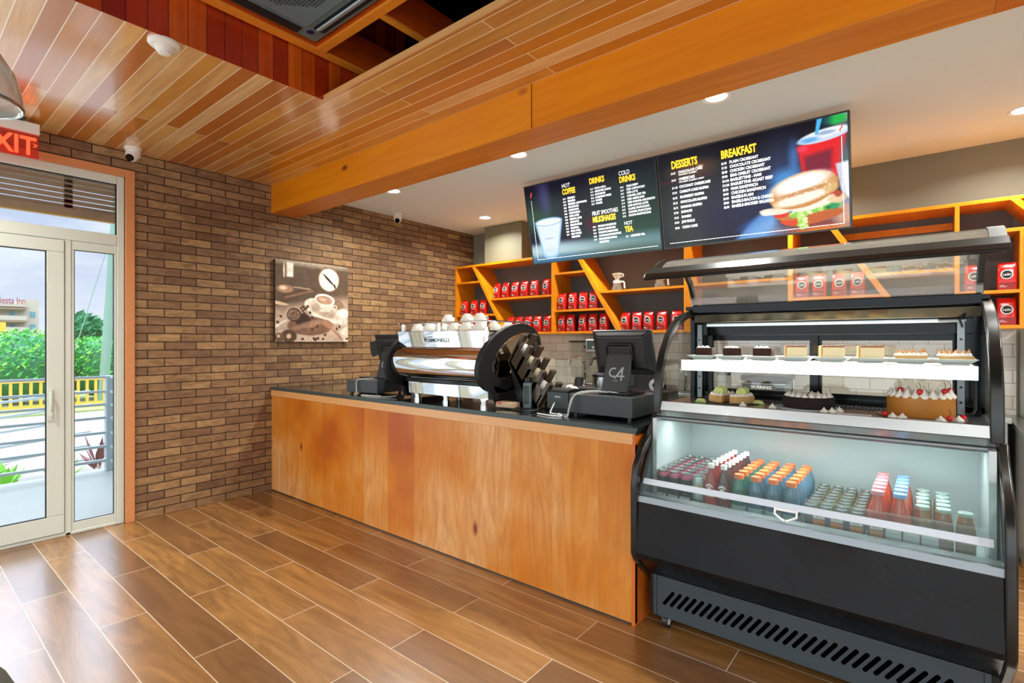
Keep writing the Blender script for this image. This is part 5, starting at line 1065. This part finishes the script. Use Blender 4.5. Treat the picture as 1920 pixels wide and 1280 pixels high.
# raised glass lid: curved pane, handle lip, arms, hinge bar
HY,HZ=3.20,1.70
lid=[(3.125,1.712),(3.115,1.76),(3.095,1.81),(3.055,1.865),(2.98,1.925),(2.90,1.952),(2.82,1.956),(2.745,1.938),(2.68,1.90),(2.635,1.865)]
cb('lid_glass',MB().sheet([(y,z) for y,z in lid],KL+.06,KR-.045,.005),M['lidglass'])
cb('lid_handle_lip',MB().prism([(2.668,1.900),(2.606,1.862),(2.586,1.838),(2.600,1.826),(2.68,1.856),(2.69,1.878)],'X',KL-.005,KR-.0),M['blackrail'],bevel=.004)
for x in (KL+.02,KR-.03):
    cb('lid_end_cap',MB().bar([(x,y,z) for y,z in lid[6:]]+[(x,2.60,1.842)],.05 if x>0 else .012,.012),mat('bronze_grey_cap','1e1c18',.5,metal=.0) if x>0 else M['black'],smooth=True)
for x in (KL+.075,KR-.055):
    cb('lid_arm',MB().bar([(x,3.20,1.655),(x,3.17,1.70),(x,3.125,1.765),(x,3.07,1.845),(x,2.97,1.915)],.026,.03),M['black'],smooth=True,bevel=.004)
cb('hinge_bar',MB().prism([(3.105,1.668),(3.10,1.716),(3.135,1.716),(3.16,1.668)],'X',KL+.075,KR-.05),M['blackgloss'],bevel=.004); cb('hinge_bar_lower',MB().prism([(3.14,1.612),(3.125,1.660),(3.20,1.660),(3.20,1.612)],'X',KL+.075,KR-.05),mat('bronze_hinge_cover','4a463a',.15,metal=.7),bevel=.004)
# lit display shelf
sf=cb('display_shelf',MB().box(-1.035,.152,2.735,3.13,1.352,1.398),M['offwhite'],bevel=.002); MB().box(-1.035,.152,2.728,2.7345,1.346,1.402).build('lit_edge',M['shelfled'],sf)
for x in (-1.06,.155): MB().box(x-.004,x+.010,2.9,3.13,1.36,1.39).build('shelf_bracket',M['black'],sf)
cb('power_lead',MB().tube([(KR-.075,3.05,1.40),(KR-.075,3.05,1.20),(KR-.085,3.04,1.18)],.006,8),M['cableblk'],smooth=True)
# ------------------------------------------------------------------ PASTRIES
C_={}
C_['choc']=mat('chocolate_cake_crumb','3a1c10',.9,bump=.8,bscale=130,var=.4); C_['cream']=mat('whipped_cream','fbf6ea',.5,bump=.05,bscale=40); C_['cheese']=mat('cheesecake_cream','efdcae',.6); C_['toffee']=mat('toffee_top','a0591c',.25,var=.3,bscale=60); C_['crust']=mat('pastry_crust','d8a868',.7,bump=.4,bscale=60,var=.2)
C_['toast']=mat('toasted_meringue_tip','c98a4a',.6); C_['lime']=mat('lime_flesh','d3d882',.4,var=.2,bscale=60); C_['rind']=mat('lime_rind','6f9a1c',.4); C_['caramel']=mat('caramel_cake_side','bf7a2a',.45,var=.12,bscale=20); C_['cherry']=mat('maraschino_cherry','d8101c',.12,coat=.6); C_['stem']=mat('cherry_stem','6a1a14',.5); C_['curl']=mat('chocolate_shaving','2a140c',.6,bump=1,bscale=200,var=.6)
SZ=1.403; PX=[-.950,-.805,-.655,-.507,-.355,-.205,-.062,.085]
plate0=None
for i,x in enumerate(PX):
    lab='pale square plate, %s from the left on the lit case shelf'%ordn[i]; loc=(x,2.86,SZ)
    if plate0 is None:
        plate0=thing('square_plate',lab,'plate',loc,group='square plates on the lit shelf')
        v=[];
        for s_,z in ((.042,0),(.073,.022),(.070,.024),(.040,.004)): v+=[(-s_,-s_*1.15,z),(s_,-s_*1.15,z),(s_,s_*1.15,z),(-s_,s_*1.15,z)]
        f=[(3,2,1,0)]+[(k*4+j,k*4+(j+1)%4,k*4+4+(j+1)%4,k*4+4+j) for k in range(3) for j in range(4)]+[(12,13,14,15)]
        MB().add(v,f).build('dish',M['plate'],plate0,local=True)
    else: dup(plate0,loc,0,lab)
def dollop(b,x,y,z,r,h): b.lathe([(r*.92,0),(r,h*.12),(r*.9,h*.3),(r*.5,h*.52),(r*.22,h*.75),(r*.06,h*.93),(.0004,h)],12,(x,y,z))
PZ=SZ+.0205
def slice_choc(lab,x):
    t=thing('chocolate_cake_slice',lab,'cake slice',(x,2.85,PZ-.012),group='chocolate cake slices on the lit shelf')
    MB().prism([(-.046,-.025),(.046,-.03),(.04,.05),(-.03,.05)],'Z',.0,.054).build('sponge',C_['choc'],t,local=True,bevel=.004)
    b=MB(); 
    for dx,dy in ((-.03,-.01),(-.008,.0),(.018,-.008),(.0,.025),(-.022,.02)): dollop(b,dx,dy,.053,.012,.015)
    b.build('cream_dots',C_['cream'],t,local=True,smooth=True); return t
s0=slice_choc('chocolate cake slice with cream dots, leftmost on the lit shelf',PX[0]+.0)
dup(s0,(PX[1],2.85,PZ-.012),.1,'chocolate cake slice with cream dots, second from left on the lit shelf'); dup(s0,(PX[2],2.85,PZ-.012),-.1,'chocolate cake slice with cream dots, third from left beside the cheesecake')
def slice_cheese(lab,x):
    t=thing('cheesecake_slice',lab,'cake slice',(x,2.84,PZ-.012),group='cheesecake slices on the lit shelf')
    MB().prism([(-.052,.03),(-.035,-.03),(.055,-.032),(.02,.05)],'Z',0,.062).build('filling',C_['cheese'],t,local=True,bevel=.003)
    MB().prism([(-.053,.031),(-.036,-.027),(.052,-.029),(.02,.051)],'Z',.062,.069).build('toffee_layer',C_['toffee'],t,local=True,bevel=.002)
    MB().prism([(-.058,.034),(-.052,.03),(-.035,-.03),(-.041,-.033)],'Z',0,.067).build('crust_edge',C_['crust'],t,local=True); return t
s1=slice_cheese('cheesecake slice with toffee top, left of the centre post of the case',PX[3]); dup(s1,(PX[4],2.84,PZ-.012),.05,'cheesecake slice with toffee top, middle one of the three on the lit shelf'); dup(s1,(PX[5],2.84,PZ-.012),-.05,'cheesecake slice with toffee top, beside the meringue pies')
def slice_mer(lab,x):
    t=thing('meringue_pie_slice',lab,'pie slice',(x,2.85,PZ-.012),group='meringue pie slices on the lit shelf')
    MB().prism([(-.055,-.02),(.06,-.03),(.03,.05),(-.03,.05)],'Z',0,.028).build('pie_base',C_['crust'],t,local=True,bevel=.004)
    b=MB(); c=MB(); r=random.Random(3)
    for i in range(16):
        dx=-.045+.09*(i%6)/5+r.uniform(-.004,.004); dy=-.018+.03*(i//6)+r.uniform(-.004,.004); h=r.uniform(.020,.032)
        dollop(b,dx,dy,.027,.012,h*.8); dollop(c,dx,dy,.027+h*.5,.006,h*.5)
    b.build('meringue',C_['cream'],t,local=True,smooth=True); c.build('toasted_tips',C_['toast'],t,local=True,smooth=True); return t
s2=slice_mer('toasted meringue pie slice, left one of the two on the lit shelf',PX[6]); dup(s2,(PX[7],2.85,PZ-.012),.12,'toasted meringue pie slice at the right end of the lit shelf')
DZ=1.1605
def board_(name,lab,x,y,r,m): 
    t=thing(name,lab,'cake board',(x,y,DZ)); MB().lathe([(r,0),(r,.004)],32,(x,y,DZ)).build('disc',m,t); return t
board_('cake_board','dark square board under the key lime tart halves','-.85' and -.855,3.02,.15,M['dark']); board_('cake_board','pale board under the chocolate cake in the case',-.478,3.0,.15,M['plate']); board_('cake_board','clear steel board under the caramel cake in the case',-.03,2.99,.165,M['steel'])
def tart(lab,x,y,a0,a1,seed):
    t=thing('key_lime_tart_half',lab,'tart',(x,y,DZ+.0045),group='key lime tart halves'); n=18; r=.108
    def sect(r0,r1,z0,z1):
        p=[(x+r1*math.cos(a0+(a1-a0)*i/n),y+r1*math.sin(a0+(a1-a0)*i/n)) for i in range(n+1)]
        return p+[(x,y)]
    MB().prism(sect(0,r,0,0),'Z',DZ+.0045,DZ+.042).build('crust',C_['crust'],t,bevel=.004)
    q=[(x+(px-x)*.93,y+(py-y)*.93) for px,py in sect(0,r,0,0)]; MB().prism(q,'Z',DZ+.042,DZ+.047).build('filling',C_['cream'],t)
    rr_=random.Random(seed)
    for k in range(2):
        a=a0+(a1-a0)*(.3+.4*k); cx,cy=x+.06*math.cos(a),y+.06*math.sin(a); l=MB(); l.M=Matrix.Translation((cx,cy,DZ+.060))@Matrix.Rotation(1.3,4,'X'); l.lathe([(.026,-.0012),(.026,.0012)],20); lo=l.build('lime_slice',C_['lime'],t); l=MB(); l.M=Matrix.Translation((cx,cy,DZ+.060))@Matrix.Rotation(0,4,'Z')@Matrix.Rotation(1.3,4,'X'); l.lathe([(.0260,-.0014),(.0276,-.001),(.0276,.001),(.0260,.0014)],20,cap=False); l.build('rind',C_['rind'],lo)
    c=MB()
    for k in range(14):
        a=a0+(a1-a0)*(k+.5)/14; dollop(c,x+.092*math.cos(a),y+.092*math.sin(a),DZ+.046,.009,.012)
    c.build('cream_edge',C_['cream'],t,smooth=True)
tart('left half of the key lime tart topped with lime slices',-.868,3.01,PI*.5,PI*1.47,1); tart('right half of the key lime tart topped with lime slices',-.848,3.01,-PI*.47,PI*.48,2)
for x,y,l in ((-.99,2.90,'lime wedge on the deck left of the key lime tart'),(-.715,3.0,'lime wedge on the deck right of the key lime tart')):
    w_=thing('lime_wedge',l,'lime',(x,y,DZ)); MB().prism([(x-.03,DZ+.002),(x+.03,DZ),(x+.02,DZ+.02),(x-.015,DZ+.022)],'Y',y-.01,y+.012).build('flesh',C_['lime'],w_,bevel=.003); MB().prism([(x-.032,DZ),(x+.032,DZ),(x+.03,DZ+.004),(x-.03,DZ+.004)],'Y',y-.013,y-.0102).build('rind',C_['rind'],w_)
t=thing('chocolate_cake','round chocolate cake with shaved chocolate sides and cream dots','cake',(-.478,3.0,DZ+.0045))
MB().lathe([(.112,0),(.118,.006),(.118,.050),(.112,.056),(.0,.056)],40,(-.478,3.0,DZ+.0045)).build('cake_body',C_['curl'],t,smooth=True)
for k in range(20): 
    a=2*PI*k/20; b=MB(); dollop(b,-.478+.096*math.cos(a),3.0+.096*math.sin(a),DZ+.060,.0145,.022); b.build('cream_dot',C_['cream'],t,smooth=True)
b=MB(); [b.ball((-.478+.05*math.cos(k),3.0+.05*math.sin(k),DZ+.065),.022,8,(1,1,.6)) for k in (0,1.3,2.6,3.9,5.2)]; b.build('cream_centre',C_['cream'],t,smooth=True)
t=thing('caramel_cake','tall round caramel cake with piped meringue and red cherries','cake',(-.03,2.99,DZ+.0045))
MB().lathe([(.122,0),(.124,.004),(.124,.088),(.118,.092),(.0,.092)],44,(-.03,2.99,DZ+.0045)).build('cake_body',C_['caramel'],t,smooth=True)
b=MB(); r_=random.Random(6)
for k in range(22): a=2*PI*k/22; dollop(b,-.03+.108*math.cos(a),2.99+.108*math.sin(a),DZ+.088,.019,r_.uniform(.03,.048))
for k in range(14): a=2*PI*k/14; dollop(b,-.03+.065*math.cos(a),2.99+.065*math.sin(a),DZ+.09,.018,r_.uniform(.035,.055))
b.build('piped_meringue',C_['cream'],t,smooth=True)
def cherry(par,x,y,z,name='cherry'):
    c=MB().ball((x,y,z),.0125,14).build(name,C_['cherry'],par,smooth=True); MB().tube([(x,y,z+.010),(x+.003,y,z+.025),(x-.004,y,z+.04)],.0012,5).build('stem',C_['stem'],c); return c
cherry(t,-.03,2.885,DZ+.118); cherry(t,.055,2.93,DZ+.122); cherry(t,.075,3.02,DZ+.12); cherry(t,-.10,2.95,DZ+.12)
for i,(x,y,l) in enumerate(((-.155,2.885,'red cherry on the deck at the left foot of the caramel cake'),(.07,2.865,'red cherry on the deck at the right foot of the caramel cake'),(.115,2.93,'red cherry on the deck farthest right beside the caramel cake'))):
    t=thing('cherry',l,'cherry',(x,y,DZ),group='loose cherries on the deck'); cherry(t,x,y,DZ+.0125,'fruit')
for i,(x,y,l) in enumerate(((-.125,2.86,'white meringue kiss beside the left cherry below the caramel cake'),(-.09,2.855,'pinkish meringue kiss in front of the caramel cake'),(.04,2.85,'white meringue kiss left of the cherry at the right of the caramel cake'),(.10,2.90,'white meringue kiss between the two right cherries'),(-.62,2.88,'small meringue kiss left of the chocolate cake'),(-.36,2.88,'meringue kiss in front right of the chocolate cake'),(-.335,2.93,'meringue kiss right of the chocolate cake, farther back'),(-.39,2.86,'meringue kiss nearest the deck edge by the chocolate cake'),(-.76,2.87,'meringue kiss in front of the key lime tart'))):
    b=MB(); dollop(b,x,y,DZ,.019,.026); tag(b.build('meringue_kiss',C_['cream'],smooth=True),l,'meringue','meringue kisses on the deck')
t=thing('price_card','blank clear price holder lying on the deck between the cakes','price holder',(-.27,2.86,DZ)); MB().box(-.36,-.20,2.80,2.86,DZ,DZ+.004).build('plate',clr,t)
# ------------------------------------------------------------------ DRINKS
FZ=.6555
def lines(txts,x,z,y,size,mt,par,wd=1,bold=.0004):
    for i,s_ in enumerate(txts): text('lettering',s_,mt,frame((x,y,z-i*size*1.1),(1,0,0),(0,0,1)),size,wd,bold,'CENTER',par,local=True,ext=.0001)
def can(name,lab,cat,group,m,top,r=.030,h=.165,logo=None,lm=None):
    t=thing(name,lab,cat,(0,0,0),group=group)
    MB().lathe([(r*.8,0),(r,.008),(r,h-.018),(r*.86,h-.004)],22).build('can_body',m,t,local=True,smooth=True)
    MB().lathe([(r*.86,h-.004),(r*.88,h),(r*.8,h),(r*.78,h-.003),(.001,h-.003)],22,cap=False).build('can_top',M['steel'],t,local=True,smooth=True)
    if top: MB().lathe([(r*1.003,h-.030),(r*1.003,h-.018),(r*.9,h-.006)],22,cap=False).build('shoulder_band',top,t,local=True,smooth=True)
    if logo: lines([logo],0,.035,-r-.0008,.019,lm,t,.78,.0006)
    return t
def bottle(name,lab,cat,group,liquid,capm,r,prof,caph,capr,z_cap,labm=None,lz=None,logo=None,lm=None,lsz=.02,lzz=.08,lw=.8):
    t=thing(name,lab,cat,(0,0,0),group=group)
    MB().lathe([(r*a,z) for a,z in prof],20).build('bottle_body',liquid,t,local=True,smooth=True)
    MB().lathe([(capr,z_cap),(capr,z_cap+caph),(capr*.93,z_cap+caph+.002),(.0005,z_cap+caph+.002)],20).build('cap',capm,t,local=True,smooth=True)
    if labm: MB().lathe([(r*1.012,lz[0]),(r*1.012,lz[1])],24,cap=False).build('bottle_label',labm,t,local=True,smooth=True)
    if logo: lines([logo],0,lzz,-r*1.012-.0012,lsz,lm,t,lw,.0006)
    return t
def liq(name,c,rough=.08,a=None): return mat(name,c,rough,spec=.6,coat=.5)
gcan=mat('graphite_can','22262c',.3,metal=.5); pink=mat('pink_band','c9607a',.3,metal=.3); scan=mat('silver_can','b9c6c4',.3,metal=.5); gold=mat('gold_emblem','c8a03a',.3,metal=.6)
ROWY=[2.635+.068*i for i in range(8)]
def column(proto,xs_,ys,z,labf,first=[True]):
    pass
def place(proto_fn,positions,z,labf):
    p0=None; out=[]
    for k,(x,y) in enumerate(positions):
        lab=labf(k)
        if p0 is None: p0=proto_fn(lab); p0.location=(x,y,z); out.append(p0)
        else: out.append(dup(p0,(x,y,z),random.Random(k).uniform(-.3,.3) if False else 0,lab))
    return out
def xcol(x,ys,dx=0.0): return [(x+dx*i,y) for i,y in enumerate(ys)]
Y7=[2.635+.068*i for i in range(7)]
for ci,x in enumerate((-1.096,-1.034,-.972)):
    place(lambda lab:can('energy_drink_can',lab,'drink can','graphite energy drink cans',gcan,pink,logo='VENOM',lm=M['wprint']),xcol(x,Y7),FZ,lambda k,ci=ci:'graphite drink can with pink band, %s from the glass in %s column'%(ordn[k],['leftmost','second','third'][ci]))
place(lambda lab:can('silver_drink_can',lab,'drink can','silver drink cans',scan,None,logo='VENOM',lm=M['bprint']),xcol(-.910,Y7),FZ,lambda k:'tall silver drink can, %s from the glass, beside the red bottles'%ordn[k])
for c in [o for o in bpy.data.objects if o.name=='silver_drink_can']:
    b=MB(); b.M=frame((.004,-.0312,.098),(1,.0,0),(0,0,1)); b.add([(-.018,-.012,0),(.0,-.008,0),(.016,.0,0),(.018,.018,0),(.008,.03,0),(-.002,.012,0)],[(0,1,2,3,4,5)]); b.build('gold_emblem',gold,c,local=True)
ip=[(.92,0),(1,.006),(1,.13),(.85,.165),(.42,.198),(.40,.215)]
def ice(cm,lm_): return lambda lab:bottle('sparkling_water_bottle',lab,'bottle','flavoured water bottles with white caps',cm,M['wprint'],.030,ip,.020,.0145,.212,lm_,(.02,.145),'ICE',M['wprint'],.032,.075,.8)
place(ice(liq('red_drink','9c1c16'),liq('red_label','c8352c')),xcol(-.848,Y7),FZ,lambda k:'red water bottle with white cap, %s from the glass'%ordn[k])
place(ice(liq('dark_cherry_drink','4a1214'),liq('maroon_label','7a2428')),xcol(-.786,Y7),FZ,lambda k:'maroon water bottle with white cap, %s from the glass'%ordn[k])
for c in [o for o in bpy.data.objects if o.name in('sparkling_water_bottle','sparkling_water_bottle.007')]:
    b=MB(); b.M=frame((0,-.0315,.120),(1,0,0),(0,0,1)); b.add([(-.02,0,0),(-.014,.012,0),(0,.02,0),(.014,.012,0),(.02,0,0),(0,.008,0)],[(0,1,2,5),(5,2,3,4)]); b.add([(-.012,-.003,0),(0,.004,0),(.012,-.003,0),(0,-.014,0)],[(0,3,2,1)]); b.build('peak_emblem',M['wprint'],c,local=True)
gp=[(.9,0),(1,.006),(.97,.03),(1,.05),(.97,.07),(1,.09),(1,.12),(.92,.145),(.62,.17),(.58,.18)]
orange=mat('orange_cap','f07838',.4)
G6=[2.645+.078*i for i in range(6)]
def gat(m,l): return lambda lab:bottle('sports_drink_bottle',lab,'bottle','sports drink bottles with orange caps',m,orange,.0365,gp,.020,.022,.178,l,(.008,.055),None)
teal=liq('green_sports_drink','1f6656'); blue=liq('blue_sports_drink','3f6880'); lbl=mat('pale_sports_label','a8bcc0',.4,var=.3,bscale=30)
place(gat(teal,lbl),xcol(-.717,G6),FZ,lambda k:'green sports drink with orange cap, %s from the glass'%ordn[k])
for ci,x in enumerate((-.641,-.566,-.490)): place(gat(blue,lbl),xcol(x,G6),FZ,lambda k,ci=ci:'blue sports drink with orange cap, %s from the glass, %s blue column'%(ordn[k],['left','middle','right'][ci]))
# juice cartons in front, small cans behind
oc=mat('orange_juice_carton','e0852c',.45,var=.3,bscale=25); pur=mat('purple_carton_panel','5c4a94',.4); wc=mat('white_carton','d9dde0',.45)
def carton(lab,front,side,group,txt=None):
    t=thing('juice_carton',lab,'juice carton',(0,0,0),group=group); MB().box(-.026,.026,-.019,.019,0,.105).build('carton_body',side,t,local=True,bevel=.001); MB().box(-.022,.022,-.0202,-.0191,.006,.075).build('front_picture',front,t,local=True); MB().box(-.022,.022,-.0202,-.0191,.078,.1).build('top_panel',M['wprint'],t,local=True)
    if txt: lines([txt],0,.085,-.0204,.011,M['red'],t,.8,.0002)
    return t
cp=[(-.370,'orange juice carton, leftmost of the carton row by the glass'),(-.302,'orange juice carton, second from left in the carton row'),(-.236,'orange juice carton, third from left in the carton row'),(-.168,'orange juice carton, fourth from left, nearest the white cartons')]
c0=None
for x,l in cp:
    if c0 is None: c0=carton(l,oc,pur,'orange juice cartons by the glass','JUICE'); c0.location=(x,2.585,FZ)
    else: dup(c0,(x,2.585,FZ),.1 if x>-.27 else -.08,l)
c1=carton('white drink carton, leftmost of the white ones by the glass',wc,wc,'white cartons by the glass'); c1.location=(-.110,2.585,FZ)
dup(c1,(-.053,2.585,FZ),0,'white drink carton, middle of the white ones by the glass'); dup(c1,(.004,2.585,FZ),0,'white drink carton, rightmost of the white ones by the glass')
for ci,x in enumerate((-.412,-.354,-.296,-.238)):
    place(lambda lab:can('small_drink_can',lab,'drink can','small silver topped cans',mat('olive_can_%d'%ci if False else 'olive_can','8a8466',.3,metal=.5),None,.026,.115),xcol(x,[2.64+.058*i for i in range(8)]),FZ,lambda k,ci=ci:'small silver topped can, %s from the glass, %s small can column'%(ordn[k],['leftmost','second','third','rightmost'][ci]))
jp=[(.92,0),(1,.008),(1,.05),(.93,.07),(1,.095),(.98,.13),(.75,.165),(.5,.19),(.48,.205)]
oj=liq('orange_juice','c03c0c')
J6=[2.645+.073*i for i in range(6)]
def juice(cm): return lambda lab:bottle('juice_bottle',lab,'bottle','orange juice bottles',oj,cm,.036,jp,.014,.0235,.204,M['redlow'],(.06,.085),None)
place(juice(mat('pink_cap','d98a94',.4)),xcol(-.166,J6),FZ,lambda k:'orange juice bottle with pink cap, %s from the glass'%ordn[k])
place(juice(mat('light_blue_cap','7fa8d8',.4)),xcol(-.091,J6),FZ,lambda k:'orange juice bottle with light blue cap, %s from the glass'%ordn[k])
fp=[(.92,0),(1,.006),(1,.09),(.92,.12),(.72,.148),(.70,.158)]
coffee=liq('milky_coffee_drink','94684a')
def frap(lab): 
    t=bottle('coffee_drink_bottle',lab,'bottle','bottled coffee drinks with pale lids',coffee,mat('pale_green_lid','a9bfb4',.3,metal=.4),.032,fp,.012,.0245,.157,None,None,None)
    MB().cyl((0,-.0318,.085),(0,-.0335,.085),.014,n=18).build('round_emblem',mat('green_round_emblem','5c8c78',.4),t,local=True); return t
J5=[2.635+.071*i for i in range(6)]
place(frap,xcol(-.020,J5[1:]),FZ,lambda k:'bottled coffee drink with pale lid, %s from the glass, left coffee column'%ordn[k])
place(frap,xcol(.047,J5[1:]),FZ,lambda k:'bottled coffee drink with pale lid, %s from the glass, middle coffee column'%ordn[k])
place(frap,[(.114,2.70)],FZ,lambda k:'single bottled coffee drink nearest the right wall of the chiller')
# foreground chair tops at the lower left corner
t=thing('armchair','dark upholstered chair back at the bottom left corner of the photo','chair',(-1.75,.0,0))
MB().box(-2.20,-1.70,-.22,.14,.38,.46).build('seat',mat('charcoal_fabric','4a4a44',.9,bump=.3,bscale=300),t,bevel=.02)
MB().prism([(-.26,.44),(-.26,.765),(.13,.765),(.185,.74),(.21,.68),(.21,.44)],'X',-1.72,-1.59).build('backrest',mat('taupe_fabric','5c5f58',.8,bump=.3,bscale=300),t,bevel=.02,smooth=True)
for x,y in ((-1.73,-.2),(-1.73,.12),(-2.16,-.2),(-2.16,.12)): MB().cyl((x,y,0),(x,y,.40),.016).build('leg',M['black'],t)
